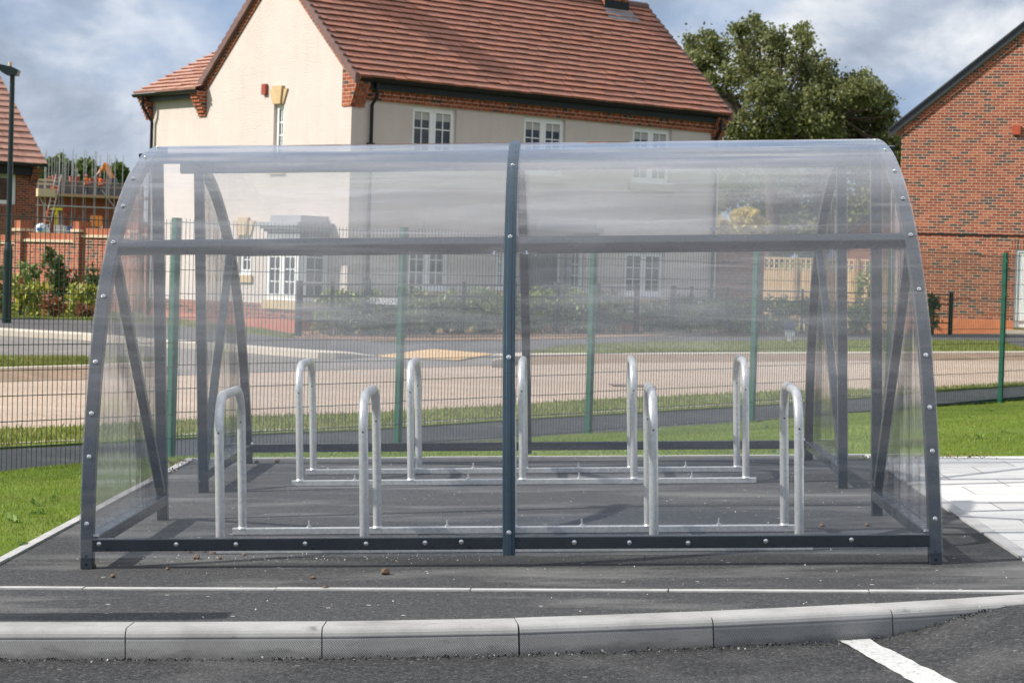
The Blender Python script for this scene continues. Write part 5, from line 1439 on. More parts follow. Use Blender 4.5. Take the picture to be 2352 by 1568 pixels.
def side_wall_and_garage():
    # dark brick side wall next to the rendered house
    p = at_y(1648, 700, 55.5); q = at_y(1752, 700, 58.0); d = Vector((q.x - p.x, q.y - p.y, 0)); M = Matrix.Translation((p.x, p.y, 0.45)) @ Matrix.Rotation(math.atan2(d.y, d.x), 4, 'Z')
    root = thing('brick_side_wall', 'shaded brown brick garden wall joining the cream house', 'wall', M); zt = at_y(1700, 576, 56.7).z - 0.45
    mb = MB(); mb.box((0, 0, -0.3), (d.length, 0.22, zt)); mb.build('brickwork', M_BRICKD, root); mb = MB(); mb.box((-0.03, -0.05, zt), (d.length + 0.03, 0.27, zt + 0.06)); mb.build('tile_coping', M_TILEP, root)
    # small garage beyond the timber fence
    c = at_y(1942, 560, 92.0); c.z = 0.9; M = Matrix.Translation(c) @ Matrix.Rotation(math.radians(-20), 4, 'Z'); root = thing('brick_garage', 'brick garage with a pink tiled roof glimpsed behind the timber fence', 'garage', M)
    he = at_y(1945, 536, 92.0).z - 0.9; mb = MB(); W = 7.0; sl = 0.72
    mb.face([(0, 0, -0.5), (W, 0, -0.5), (W, 0, he), (W / 2, 0, he + sl * W / 2), (0, 0, he)]); mb.face([(0, 8, -0.5), (0, 0, -0.5), (0, 0, he), (0, 8, he)]); mb.build('brick_wall', M_BRICKD, root)
    mb = MB(); roof_courses(mb, (-0.4, 8, he - 0.2), (-0.4, -0.25, he - 0.2), (W / 2, 8, he + sl * W / 2 + 0.1), (W / 2, -0.25, he + sl * W / 2 + 0.1), 16); roof_courses(mb, (W + 0.4, 8, he - 0.2), (W + 0.4, -0.25, he - 0.2), (W / 2, 8, he + sl * W / 2 + 0.1), (W / 2, -0.25, he + sl * W / 2 + 0.1), 16); mb.build('roof', M_TILEP, root)
    mb = MB(); vs = []
    for x, z in ((-0.42, he - 0.24), (W / 2, he + sl * W / 2 + 0.06)): vs += [(x, -0.26, z - 0.02), (x, -0.2, z - 0.02), (x, -0.2, z - 0.22), (x, -0.26, z - 0.22)]
    mb.mesh(vs, [(0, 1, 5, 4), (1, 2, 6, 5), (2, 3, 7, 6), (3, 0, 4, 7), (3, 2, 1, 0), (4, 5, 6, 7)]); mb.build('barge_board', M_BLACK, root)
side_wall_and_garage()


# ================================================================== SIGNS
def letters(txt, size, m, parent, mw, name='lettering', squash=1.0):
    cu = bpy.data.curves.new(name, 'FONT'); cu.body = txt; cu.size = size; cu.align_x = 'CENTER'; cu.align_y = 'CENTER'; cu.extrude = 0.002; cu.space_character = 1.08
    o = bpy.data.objects.new(name, cu); COL.objects.link(o); cu.materials.append(m)
    bpy.context.view_layer.update()
    dg = bpy.context.evaluated_depsgraph_get(); me = bpy.data.meshes.new_from_object(o.evaluated_get(dg)); bpy.data.objects.remove(o)
    me.transform(Matrix.Diagonal((squash, 1, 1, 1)))
    o2 = bpy.data.objects.new(name, me); COL.objects.link(o2); o2.parent = parent; o2.matrix_local = mw
    return o2


def signs():
    kk = ray(886, 770); kk = kk[0] / kk[1]; Y = float((RA + RD * ((kk * RA.y - RA.x) / (RD.x - kk * RD.y))).y) - 0.45
    c = at_y(884, 691.5, Y); M = Matrix.Translation(c) @ Matrix.Rotation(-0.30, 4, 'Z')
    s = Y / FPX; wd, ht = 72 * s, 15.5 * s
    root = thing('street_name_sign', 'white street name plate reading BAY CLOSE in front of the hedge', 'sign', M)
    mb = MB(); mb.box((-wd / 2, -0.008, -ht / 2), (wd / 2, 0.008, ht / 2)); mb.build('name_plate', simple('white_enamel', (0.78, 0.78, 0.76), 0.4, var=0.03), root)
    mb = MB(); f = 0.006
    for a, b_ in (((-wd / 2, -0.010, ht / 2 - f), (wd / 2, -0.0081, ht / 2)), ((-wd / 2, -0.010, -ht / 2), (wd / 2, -0.0081, -ht / 2 + f))): mb.box(a, b_)
    mb.build('border', M_BLACK, root)
    letters('BAY CLOSE', ht * 0.92, M_BLACK, root, Matrix.Translation((0, -0.0095, -0.005)) @ Matrix.Rotation(math.pi / 2, 4, 'X'), squash=0.88)
    for x in (-wd / 2 - 0.06, wd / 2 + 0.02):
        mb = MB(); zb = bz(c.x, c.y) + 0.1 - c.z; mb.box((x - 0.075, 0.009, zb - 0.1), (x + 0.075, 0.10, ht / 2 + 0.14)); mb.build('sign_post', M_BLACK, root)
    # small blue notice on a white stake
    b0 = at(1813, 784, 0.10); s = b0.y / FPX; root = thing('blue_notice', 'small navy and pale notice board on a white stake in the verge', 'sign', b0)
    mb = MB(); mb.box((-0.03, -0.02, -0.1), (0.03, 0.02, 12 * s)); mb.build('stake', M_WHITE, root)
    z0, z1, zm = 12 * s, 46 * s, 26 * s; hw = 11.5 * s
    mb = MB(); mb.box((-hw, -0.034, z0), (hw, -0.0205, z1)); bd = mb.build('board', simple('notice_pale', (0.42, 0.46, 0.50), 0.5), root)
    mb = MB(); mb.box((-hw, -0.040, zm), (hw, -0.0345, z1)); mb.build('blue_panel', simple('navy_print', (0.012, 0.025, 0.11), 0.4), bd)
signs()


# ================================================================== PLANTS
def leaf_mesh(P, size, wide=0.55, up=0.0, N=None):
    """leaf-shaped quads at the points P"""
    n = len(P); P = np.asarray(P, float)
    d = RNG.normal(size=(n, 3)); d[:, 2] += up; d /= np.linalg.norm(d, axis=1)[:, None]
    r = RNG.normal(size=(n, 3)) if N is None else N
    s = np.cross(d, r); s /= np.linalg.norm(s, axis=1)[:, None] + 1e-9
    L = size * RNG.uniform(0.6, 1.35, n)[:, None]; Wd = L * wide / 2
    V = np.empty((n, 4, 3)); V[:, 0] = P; V[:, 1] = P + d * L * 0.5 + s * Wd; V[:, 2] = P + d * L; V[:, 3] = P + d * L * 0.5 - s * Wd
    return V


def leaves_obj(name, V, m, parent=None, mw=None):
    n = len(V); me = bpy.data.meshes.new(name); me.vertices.add(4 * n); me.vertices.foreach_set('co', V.ravel())
    me.loops.add(4 * n); me.loops.foreach_set('vertex_index', np.arange(4 * n, dtype=np.int32)); me.polygons.add(n); me.polygons.foreach_set('loop_start', np.arange(0, 4 * n, 4, dtype=np.int32))
    me.materials.append(m); me.update(calc_edges=True); me.validate()
    o = bpy.data.objects.new(name, me); COL.objects.link(o)
    if parent is not None: o.parent = parent
    if mw is not None: o.matrix_local = mw
    return o


def bush_points(n, rx, ry, h, clumps=14):
    C = []
    for _ in range(clumps):
        a = random.uniform(0, 2 * math.pi); r = math.sqrt(random.random()) * 0.75; z = random.uniform(0.12, 0.88)
        C.append((rx * r * math.cos(a) * (1 - 0.3 * z), ry * r * math.sin(a) * (1 - 0.3 * z), h * z, random.uniform(0.22, 0.40)))
    P = []
    for k in range(n):
        c = random.choice(C); v = RNG.normal(size=3); v /= np.linalg.norm(v); q = c[3] * (random.random() ** 0.35)
        P.append((c[0] + v[0] * q * rx, c[1] + v[1] * q * ry, max(0.03, c[2] + v[2] * q * h * 0.45)))
    return np.array(P), C


def bush(name, label, p, rx, ry, h, m, n, size, group=None, up=0.3, cat='shrub', wide=0.5, clumps=14):
    root = thing(name, label, cat, p, group); P, C = bush_points(n, rx, ry, h, clumps)
    leaves_obj('foliage', leaf_mesh(P, size, wide, up), m, root)
    mb = MB()
    for c in C[:10]: mb.tube([(c[0] * 0.15, c[1] * 0.15, -0.03), (c[0] * 0.5, c[1] * 0.5, c[2] * 0.5), (c[0], c[1], c[2])], 0.012, 5, r1=0.004)
    mb.build('stems', M_BARK, root); return root


def plants():
    # mixed bed before the garden wall, left
    g = 'shrubs in the bed by the garden wall'
    L = [('photinia_shrub', 'tall dark photinia shrub growing against the sunlit brick wall', 137, 722, 0.52, 1.55, M_PHOT, 900, 0.13),
         ('photinia_shrub', 'upright green shrub at the far left edge beside the lamp post', 2, 722, 0.36, 1.05, M_PHOT, 420, 0.12),
         ('photinia_shrub', 'mid green shrub half hidden behind the left arch of the shelter', 216, 726, 0.34, 1.05, M_PHOT, 420, 0.12),
         ('variegated_shrub', 'bright yellow variegated shrub just right of the lamp post', 48, 727, 0.36, 0.82, M_YELLOW, 520, 0.12),
         ('variegated_shrub', 'low cream and green shrub under the tall photinia', 88, 727, 0.36, 0.72, M_YELLOW, 420, 0.12),
         ('variegated_shrub', 'low yellow shrub between the tall photinia and the shelter', 172, 728, 0.36, 0.66, M_YELLOW, 460, 0.12),
         ('variegated_shrub', 'yellow tipped shrub against the shelter arch', 207, 728, 0.26, 0.78, M_YELLOW, 340, 0.12),
         ('dark_shrub', 'dark green rounded shrub close to the first wall pier', 66, 720, 0.30, 1.12, M_LAUREL, 380, 0.11),
         ('rust_shrub', 'low rust coloured shrub in front of the wall', 122, 730, 0.36, 0.42, M_RUST, 300, 0.11),
         ('rust_shrub', 'small rust coloured plant at the right end of the bed', 195, 731, 0.3, 0.34, M_RUST, 240, 0.10)]
    for nm, lb, x, y, r, h, m, n, s in L:
        p = at(x, y, 0.10); bush(nm, lb, p, r, r * 0.8, h, m, n, s, g)
    # laurel hedge plants in front of the house, behind the rails
    xs = [782, 812, 842, 874, 905, 936, 970, 1004, 1040, 1076, 1112, 1148, 1186, 1222, 1258, 1294, 1330, 1362, 1394, 1424, 1530, 1566, 1604, 1642, 1680, 1716, 1752, 1790, 1826, 1866, 1900, 1940, 1975, 2010]
    g = 'laurel plants of the front hedge'
    for i, x in enumerate(xs):
        k = ray(x, 770); k = k[0] / k[1]; s = (k * RA.y - RA.x) / (RD.x - k * RD.y); p = RA + RD * s; off = Vector((-RD.y, RD.x, 0)) * (0.20 + 0.12 * math.sin(i * 2.3)); p = p + off; p.z = bz(p.x, p.y) + 0.1
        h = 0.74 + 0.18 * random.random()
        if x in (782, 812): h = 0.84
        if x > 1700: h *= 0.95
        bush('laurel_plant', 'leafy green laurel plant in the hedge behind the low black railings', p, 0.44, 0.36, h, M_LAUREL, 620, 0.105, g)
    # climber by the brick house
    p = at(2140, 768, 0.1); bush('climbing_plant', 'sparse orange-tipped climber on the black railing by the brick house', p, 0.22, 0.2, 0.95, M_PHOT, 170, 0.13, None)
    p = at_y(1985, 690, 60.5); p.z = 0.5; bush('climbing_plant', 'green climber trailing over the timber fence', p, 0.5, 0.2, 2.0, M_LAUREL, 330, 0.14, None)
    # golden shrub tree beyond
    for (x, y, r, lb) in ((1716, 516, 47, 'round golden yellow leaved tree showing above the side wall'), (1648, 520, 22, 'small golden yellow crown against the corner of the cream house')):
        Y = 74.0; c = at_y(x, y, Y); R = r * Y / FPX; root = thing('golden_tree', lb, 'tree', (c.x, c.y, 0.6)); zc = c.z - 0.6
        P = []
        for _ in range(2600):
            v = RNG.normal(size=3); v /= np.linalg.norm(v); q = random.random() ** 0.4 * (0.85 + 0.25 * math.sin(5 * v[0] + 3) * math.sin(6 * v[2] + 1)); P.append((v[0] * R * q, v[1] * R * q, zc + v[2] * R * 0.85 * q))
        leaves_obj('crown', leaf_mesh(P, 0.17, 0.6, 0.2), M_GOLD, root)
        mb = MB(); mb.tube([(0, 0, 0), (0.05, 0, zc * 0.6), (0, 0, zc + R * 0.3)], 0.06, 8, r1=0.02)
        for k in range(6): a = k * 1.05; mb.tube([(0.03, 0, zc * 0.7), (R * 0.4 * math.cos(a), R * 0.4 * math.sin(a), zc), (R * 0.7 * math.cos(a), R * 0.7 * math.sin(a), zc + R * 0.4)], 0.02, 6, r1=0.006)
        mb.build('trunk', M_BARK, root)
    # bark chips on the bed
    P = []
    for k in range(900):
        s = random.uniform(0.0, 16.0); p = RA + RD * s - Vector((-RD.y, RD.x, 0)) * random.uniform(-0.3, 0.35); P.append((p.x, p.y, bz(p.x, p.y) + 0.13))
    o = leaves_obj('bark_chips', leaf_mesh(P, 0.07, 0.6, -0.2), M_CHIP); tag(o, kind='stuff')
    # broad-leaved weeds in the lawn
    spots = [(80, 1162, 0), (30, 1200, 0), (118, 1150, 0), (95, 1180, 0), (40, 1255, 0), (610, 1040, 1), (672, 1043, 1), (760, 1045, 1), (1440, 1042, 1), (1500, 1046, 1), (1760, 985, 1), (1900, 1005, 1), (2230, 960, 1), (2280, 945, 1), (2305, 992, 1), (2250, 1008, 1), (1790, 1043, 1), (1850, 1040, 1)]
    for i, (x, y, k) in enumerate(spots):
        d = ray(x, y); lo, hi = 9.0, 34.0
        for _ in range(50):
            mm = (lo + hi) / 2; p = ORI + d * (mm / d[1])
            if p[2] > ground_z(p[0], p[1]): lo = mm
            else: hi = mm
        p = ORI + d * (lo / d[1]); P = [(random.gauss(0, .01), random.gauss(0, .01), 0.01) for _ in range(9)]
        V = leaf_mesh(P, 0.045, 0.55, 0.5); o = leaves_obj('weed', V, M_WEED); o.location = p
        tag(o, 'small broad-leaved weed growing in the cut grass', 'weed', 'weeds in the lawn')
plants()


def tree_oak():
    Y = 112.0; s = Y / FPX; base = at_y(1770, 560, Y); gz0 = bz(base.x, base.y) - 1.2
    root = thing('oak_tree', 'large spreading oak tree rising behind the roof of the cream house', 'tree', (base.x, base.y, gz0))
    B = Vector((base.x, base.y, gz0))
    cl = [(1590, 105, 34), (1600, 150, 40), (1615, 205, 40), (1640, 90, 34), (1650, 130, 40), (1690, 70, 32), (1700, 110, 42), (1740, 60, 30), (1752, 100, 38), (1790, 90, 32), (1800, 130, 36), (1833, 70, 28), (1850, 105, 32), (1868, 135, 26), (1835, 150, 34),
          (1660, 180, 40), (1710, 160, 42), (1760, 150, 42), (1800, 185, 42), (1680, 225, 36), (1740, 205, 38), (1790, 235, 42), (1850, 190, 40), (1880, 165, 30), (1900, 185, 30), (1840, 235, 44), (1890, 225, 40), (1940, 200, 30), (1930, 240, 40), (1975, 185, 24), (1985, 220, 30), (1960, 260, 38), (2015, 215, 24), (2035, 240, 24), (2020, 265, 30), (2045, 270, 18),
          (1700, 285, 40), (1750, 280, 42), (1800, 285, 42), (1850, 285, 44), (1900, 280, 42), (1950, 300, 40), (2000, 290, 32), (2030, 305, 26), (1720, 320, 44), (1790, 325, 46), (1860, 330, 46), (1930, 335, 44), (1990, 330, 40), (2040, 340, 30), (1670, 310, 34), (1640, 260, 34),
          (1700, 380, 50), (1790, 390, 52), (1880, 390, 52), (1960, 390, 50), (2030, 385, 40), (1660, 370, 44), (2055, 330, 26), (2060, 400, 40), (1680, 440, 55), (1780, 450, 58), (1880, 450, 58), (1980, 450, 55), (2060, 460, 45)]
    P = []; mb = MB()
    trunk_top = at_y(1765, 345, Y) - B
    mb.tube([(0, 0, 0), (0.1, 0, trunk_top.z * 0.5), trunk_top], 0.42, 12, r1=0.26)
    limbs = [at_y(x, y, Y + dy) - B for x, y, dy in ((1700, 250, -1.5), (1740, 200, 1.0), (1800, 230, -1), (1870, 240, 1.5), (1930, 270, -1.2), (1650, 210, 0.8))]
    for l in limbs:
        mid = trunk_top.lerp(l, 0.5) + Vector((random.uniform(-.5, .5), random.uniform(-.5, .5), -0.4)); mb.tube([trunk_top, mid, l], 0.22, 8, r1=0.11)
    cl += [(1985, 195, 26), (2000, 240, 34), (1960, 215, 34), (1920, 205, 30), (2025, 285, 32), (1900, 150, 18)]
    for (x, y, r) in cl:
        r = r * (1.15 if x > 1890 else 1.0)
        dy = random.uniform(-3.2, 3.2) * (1.0 if r > 30 else 0.5); c = at_y(x, y, Y + dy) - B; R = r * s * 0.95
        l = min(limbs + [trunk_top], key=lambda q: (q - c).length); mid = l.lerp(c, 0.5) + Vector((random.uniform(-.4, .4), random.uniform(-.3, .3), random.uniform(-.5, .1)))
        mb.tube([l, mid, c], 0.085, 6, r1=0.03)
        tw = []
        for _ in range(7):
            v = Vector(RNG.normal(size=3)).normalized(); e = c + Vector((v.x * R, v.y * R, v.z * R * 0.75)); tw.append(e); mb.tube([c, c.lerp(e, 0.5) + Vector((0, 0, -0.05)), e], 0.03, 4, r1=0.008)
        for _ in range(int(640 * (r / 36) ** 2)):
            e = random.choice(tw); q = c.lerp(e, random.uniform(0.3, 1.15)); g = RNG.normal(size=3) * R * 0.25; P.append((q.x + g[0], q.y + g[1], q.z + g[2]))
    leaves_obj('crown', leaf_mesh(P, 0.20, 0.65, 0.15), M_OAK, root); mb.build('trunk', M_BARK, root)
tree_oak()


def far_trees():
    Y = 270.0
    spots = [(105, 395, 34, 60, 'far green tree nearest the dark brick house'), (135, 385, 30, 50, 'far green tree behind the left scaffold poles'), (160, 400, 20, 45, 'low far tree behind the ladder'), (195, 396, 30, 42, 'far rounded tree behind the workmen'), (222, 405, 24, 36, 'small far tree beside the orange digger arm'), (268, 402, 26, 40, 'far tree at the right end of the building site')]
    for (x, y, r, hpx, lb) in spots:
        s = Y / FPX; c = at_y(x, y, Y); g = bz(c.x, Y); root = thing('far_tree', lb + '', 'tree', (c.x, Y, g), 'trees beyond the building site'); R = r * s; zc = c.z - g; P = []
        for _ in range(16):
            v = RNG.normal(size=3); v /= np.linalg.norm(v); cc = np.array([v[0] * R * 0.6, v[1] * R * 0.6, zc + v[2] * R * 0.55])
            for _ in range(55): u = RNG.normal(size=3); P.append(cc + u / np.linalg.norm(u) * R * 0.38 * random.random() ** 0.4)
        for _ in range(250): P.append((random.uniform(-R, R), random.uniform(-R, R) * .5, random.uniform(0.3, zc)))
        leaves_obj('crown', leaf_mesh(np.array(P), 0.75, 0.7, 0.2), M_WOOD_TREE, root)
        mb = MB(); mb.tube([(0, 0, -0.5), (0.1, 0, zc * .6), (0, 0, zc + R * .2)], 0.3, 8, r1=0.1); mb.build('trunk', M_BARK, root)
    # a few backing trees between the houses, right
    for (x, y, r, Y, lb) in ((2075, 385, 40, 150, 'dark tree wedged between the oak and the brick house'), (1985, 470, 60, 160, 'dark tree behind the brick garage'), (1650, 440, 40, 150, 'dark green tree just past the end wall of the cream house'), (1745, 455, 70, 158, 'broad dark tree directly above the golden tree'), (1850, 460, 75, 165, 'wide dark tree under the right half of the oak crown'), (1920, 520, 50, 150, 'low dark tree left of the brick garage roof'), (1690, 560, 46, 140, 'low bushy tree under the golden crown'), (1790, 555, 52, 142, 'low bushy tree behind the trellis, right of the golden crown'), (1865, 560, 46, 144, 'low bushy tree behind the trellis near the far shelter post')):
        s = Y / FPX; c = at_y(x, y, Y); g = 2.0; root = thing('broadleaf_tree', lb, 'tree', (c.x, Y, g)); R = r * s; zc = c.z - g; P = []
        for _ in range(20):
            v = RNG.normal(size=3); v /= np.linalg.norm(v); cc = np.array([v[0] * R * 0.65, v[1] * R * 0.65, zc + v[2] * R * 0.65])
            for _ in range(60): u = RNG.normal(size=3); P.append(cc + u / np.linalg.norm(u) * R * 0.36 * random.random() ** 0.4)
        leaves_obj('crown', leaf_mesh(np.array(P), 0.42, 0.7, 0.2), M_OAK, root); mb = MB(); mb.tube([(0, 0, -0.5), (0.1, 0, zc * .6), (0, 0, zc + R * .2)], 0.25, 8, r1=0.08); mb.build('trunk', M_BARK, root)
far_trees()


# ================================================================== BUILDING SITE, far left
def site():
    Y = 200.0; s = Y / FPX
    o0 = at_y(78, 560, Y); gz0 = 3.6; M = Matrix.Translation((o0.x, Y, gz0)) @ Matrix.Rotation(0.42, 4, 'Z'); MI = M.inverted()
    def hp(x, y, val=0.0):
        o = MI @ Vector(ORI); d = MI.to_3x3() @ Vector(ray(x, y)); return o + d * ((val - o.y) / d.y)
    m_dk = simple('unfinished_brick', (0.36, 0.11, 0.075), 0.9, var=0.2, scale=1.5); m_blk = simple('grey_blockwork', (0.13, 0.13, 0.145), 0.9, var=0.2, scale=1.0)
    root = thing('unfinished_house', 'half built brick and grey block house wrapped in scaffolding', 'house under construction', M)
    z = lambda x, y: hp(x, y).z
    X = lambda x, y=480: hp(x, y).x
    x0, x1 = X(80), X(330); zp = z(150, 446); D = 5.5
    w1 = (X(139), X(155), z(145, 514), z(145, 489)); w2 = (X(206), X(237), z(220, 535), z(220, 492))
    for (nm, m, yy, za, zb, hs) in (('brick_wall', m_dk, 0.0, -3, zp, [w1, w2]), ('block_wall', m_blk, 0.05, zp, z(190, 421), [])):
        mb = MB(); wall_grid(mb, 1, yy, x0, x1, za, zb, hs, 0.3, 1); mb.build(nm, m, root)
    mb = MB(); wall_grid(mb, 1, D, x0, x1, -3, zp, [(w2[0] + 1.4, w2[1] + 1.9, w2[2], w2[3])], 0.3, 1); mb.build('rear_wall', m_dk, root)
    mb = MB(); mb.box((x0, 0.3, -3), (x0 + 0.3, D, zp)); mb.box((x1 - .3, 0.3, -3), (x1, D, zp)); mb.build('side_wall', m_dk, root)
    # broken upper brickwork: stepped gable left, stubs
    def top(poly, y0, y1, m, nm):
        mb = MB(); n = len(poly); pts = [hp(x, y, y0) for x, y in poly]; vs = [(p.x, y0, p.z) for p in pts] + [(p.x, y1, p.z) for p in pts]
        mb.mesh(vs, [tuple(range(n)), tuple(range(2 * n - 1, n - 1, -1))] + [(i, n + i, n + (i + 1) % n, (i + 1) % n) for i in range(n)]); mb.build(nm, m, root)
    pk = simple('sunlit_return_brick', (0.42, 0.16, 0.10), 0.9, var=0.15)  # paler copy of the brick, sunlight on the return painted in
    top([(86, 430), (100, 414), (120, 404), (122, 430)][::-1], 0.4, 0.7, pk, 'gable_brickwork'); top([(122, 430), (122, 402), (146, 406), (146, 430)][::-1], 1.2, 1.5, m_dk, 'gable_brickwork')
    for a, b_, t in ((161, 183, 405), (207, 224, 409), (238, 252, 412)): top([(a, 440), (a, t), (b_, t), (b_, 440)][::-1], 1.0, 1.4, m_dk, 'brick_stub')
    # scaffold
    sroot = thing('scaffold', 'grey tube scaffold with a boarded working platform round the unfinished house', 'scaffold', M)
    galv = simple('scaffold_tube', (0.40, 0.40, 0.40), 0.5, 0.5, var=0.1); brd = simple('scaffold_board', (0.42, 0.27, 0.16), 0.85, var=0.15)
    pole = None; fr = -1.6
    front = [(90, 337, fr), (107, 342, fr), (138, 342, fr), (145, 341, fr), (168, 341, fr), (194, 343, fr), (219, 346, fr), (247, 351, fr), (265, 354, fr), (283, 357, fr)]
    back = [(104, 351, -0.4), (113, 362, 6.5), (120, 360, 6.5), (126, 361, 6.5), (131, 364, 6.5), (137, 352, -0.4), (149, 353, -0.4), (152, 370, 6.5), (158, 361, 6.5), (166, 364, 6.5), (170, 366, 6.5), (175, 353, -0.4), (199, 346, -0.4), (213, 357, 6.5), (222, 349, -0.4), (231, 357, 6.5), (252, 355, -0.4), (256, 366, 6.5), (178, 386, 6.5), (240, 390, 6.5)]
    for x, y, yy in front + back:
        p = hp(x, y, yy)
        if pole is None:
            mb = MB(); mb.tube([(0, 0, 0), (0, 0, 1)], 0.036, 6); pole = mb.build('pole', galv, sroot); o = pole
        else: o = put(pole, sroot)
        o.matrix_local = Matrix.Translation((p.x, yy, -3)) @ Matrix.Diagonal((1, 1, p.z + 3, 1))
    for zz in (z(150, 418), z(150, 428)):
        mb = MB(); mb.tube([(X(118), fr - 0.08, zz), (x1 + 1, fr - 0.08, zz)], 0.05, 6, up=(0, 0, 1)); mb.build('guard_rail', simple('rail_tube', (0.30, 0.24, 0.2), 0.7) if 'rail_tube' not in MATS else MATS['rail_tube'], sroot)
    for zz in (z(100, 415), z(100, 424)):
        mb = MB(); mb.box((x0 - 0.2, fr - 0.12, zz - 0.08), (X(116), fr - 0.06, zz + 0.08)); mb.build('guard_rail', M_STONEL, sroot)
    mb = MB(); mb.box((X(116), fr, zp - 0.25), (x1 + 1, -0.05, zp)); mb.build('working_platform', brd, sroot)
    mb = MB(); mb.box((x0 - 0.2, fr - 0.5, zp - 0.35), (X(115), -0.05, zp + 0.35)); mb.build('loading_bay', simple('pale_board', (0.55, 0.42, 0.28), 0.85), sroot)
    mb = MB(); zz = z(150, 475); mb.tube([(x0 - 0.6, fr - 0.08, zz), (x1 + 1, fr - 0.08, zz)], 0.06, 6, up=(0, 0, 1)); mb.build('ledger', galv, sroot)
    for (a, b_) in (((90, 448), (112, 502)), ((233, 436), (262, 475))):
        p, q = hp(*a, fr - 0.1), hp(*b_, fr - 0.1); mb = MB(); mb.tube([(p.x, fr - 0.1, p.z), (q.x, fr - 0.1, q.z)], 0.045, 6); mb.build('brace', galv, sroot)
    mb = MB(); p, q = hp(130, 480, fr - 0.15), hp(128, 514, fr - 0.15); mb.tube([(p.x, fr - 0.15, p.z), (q.x, fr - 0.15, q.z - 1)], 0.11, 8); mb.box((p.x - 0.5, fr - 0.25, p.z - 0.1), (p.x + 0.5, fr - 0.1, p.z + 0.1)); mb.build('yellow_pole_sleeve', simple('yellow_foam', (0.75, 0.62, 0.02), 0.6), sroot)
    mb = MB(); p, q = hp(142, 478, fr - 0.2), hp(160, 484, fr - 0.2); mb.box((p.x, fr - 0.22, q.z), (q.x, fr - 0.19, p.z)); mb.build('red_banner', simple('red_sheet', (0.30, 0.03, 0.03), 0.7), sroot)
    mb = MB(); p, q = hp(117, 426, -1.2), hp(134, 447, -1.2); mb.box((p.x, -1.25, q.z), (q.x, -1.15, p.z)); mb.build('orange_gate', simple('orange_sheet', (0.62, 0.12, 0.05), 0.6), sroot)
    # ladder
    a, b_ = hp(103, 530, fr - 0.6), hp(137, 400, fr - 0.6); a.z -= 0.5
    lroot = thing('ladder', 'long aluminium ladder with orange feet leaning on the scaffold', 'ladder', M @ Matrix.Translation((a.x, fr - 0.6, a.z)))
    d = Vector((b_.x - a.x, 0.4, b_.z - a.z)); sd = Vector((0.24, 0, 0)); mb = MB()
    for k in (-1, 1): mb.tube([sd * k, d + sd * k], 0.045, 6)
    mb.build('stile', simple('ladder_aluminium', (0.62, 0.60, 0.57), 0.4, 0.5), lroot); n = 16
    for k in range(1, n): mb = MB(); mb.tube([d * (k / n) - sd, d * (k / n) + sd], 0.025, 5, up=(0, 0, 1)); mb.build('rung', MATS['ladder_aluminium'], lroot)
    mb = MB(); mb.tube([-sd + Vector((0, -.02, 0)), d * 0.45 - sd + Vector((0, -.02, 0))], 0.055, 6); mb.build('orange_stile_cover', MATS['orange_sheet'], lroot)
    # workmen
    for (x, yf, turn, lb, hat, arms) in ((197, 445, 0.3, 'workman in orange hi-vis vest and pink hard hat on the scaffold', (0.75, 0.25, 0.22), 0.25), (230, 448, -0.5, 'workman in orange hi-vis vest bending to the block wall', (0.05, 0.035, 0.03), 0.6)):
        p = hp(x, yf, -0.9); person(M @ Matrix.Translation((p.x, -0.9, zp + 0.02)) @ Matrix.Rotation(turn, 4, 'Z'), lb, hat, arms)
    # digger
    Yd = 232.0; c = at_y(252, 470, Yd); root = thing('excavator', 'orange excavator with raised bent arm behind the scaffolding', 'excavator', (c.x, Yd, gz0 - 2.0))
    org = simple('digger_orange', (0.62, 0.17, 0.004), 0.45, var=0.12); B = Vector((c.x, Yd, gz0 - 2.0))
    q = lambda x, y, dy=0: at_y(x, y, Yd + dy) - B
    def beam(pts, w, name, m=org):
        mb = MB(); mb.sweep(pts, sq(w, w * 1.2, 0.08), (0, 1, 0)); mb.build(name, m, root)
    beam([q(212, 425), q(228, 398), q(238, 384)], 0.36, 'boom'); beam([q(238, 377), q(244, 379), q(258, 410)], 0.42, 'dipper_arm'); beam([q(216, 410, -.5), q(233, 392, -.5)], 0.22, 'hydraulic_ram', M_DARKGREY)
    beam([q(258, 410), q(262, 428)], 0.8, 'bucket', M_DARKGREY)
    mb = MB(); a, b_ = q(200, 520), q(248, 478); mb.box((a.x, -1.2, a.z), (b_.x + 1.5, 1.6, b_.z + 0.3)); mb.build('body', org, root)
    mb = MB(); mb.box((a.x + 0.3, -1.25, b_.z + 0.3), (a.x + 1.6, 0.3, b_.z + 1.8)); mb.build('cab', M_PANE, root)
    for yy in (-1.5, 1.3):
        mb = MB(); mb.box((a.x - 0.4, yy, -0.5), (b_.x + 1.9, yy + 0.5, a.z - 0.1)); mb.build('track', M_DARKGREY, root)
    # packs and bags just over the garden wall
    sp = at_y(150, 545, 118.0); mb = MB()
    pts = [(-14, -6, -2.5), (-6, -5.6, -2.5), (9, -6, -2.5), (16, -5, -2.5)]
    prof = []; nx = 24; vs = []; fs = []
    for j in range(8):
        for i in range(nx):
            x = -16 + 32 * i / (nx - 1); y = -6 + 16 * j / 7; vs.append((x, y, (-3.0 if j == 0 else 0.0) + 0.25 * math.sin(i * 1.7 + j) + 0.1 * random.random() + 0.02 * y))
    for j in range(7):
        for i in range(nx - 1): k = j * nx + i; fs.append((k, k + 1, k + nx + 1, k + nx))
    mb.mesh(vs, fs); o = mb.build('soil_bank', M_SPOIL, mw=Matrix.Translation((sp.x, 118.0, sp.z))); tag(o, kind='structure')
    wrap = simple('pink_wrap', (0.52, 0.42, 0.44), 0.4, var=0.1); Yp = 113.0
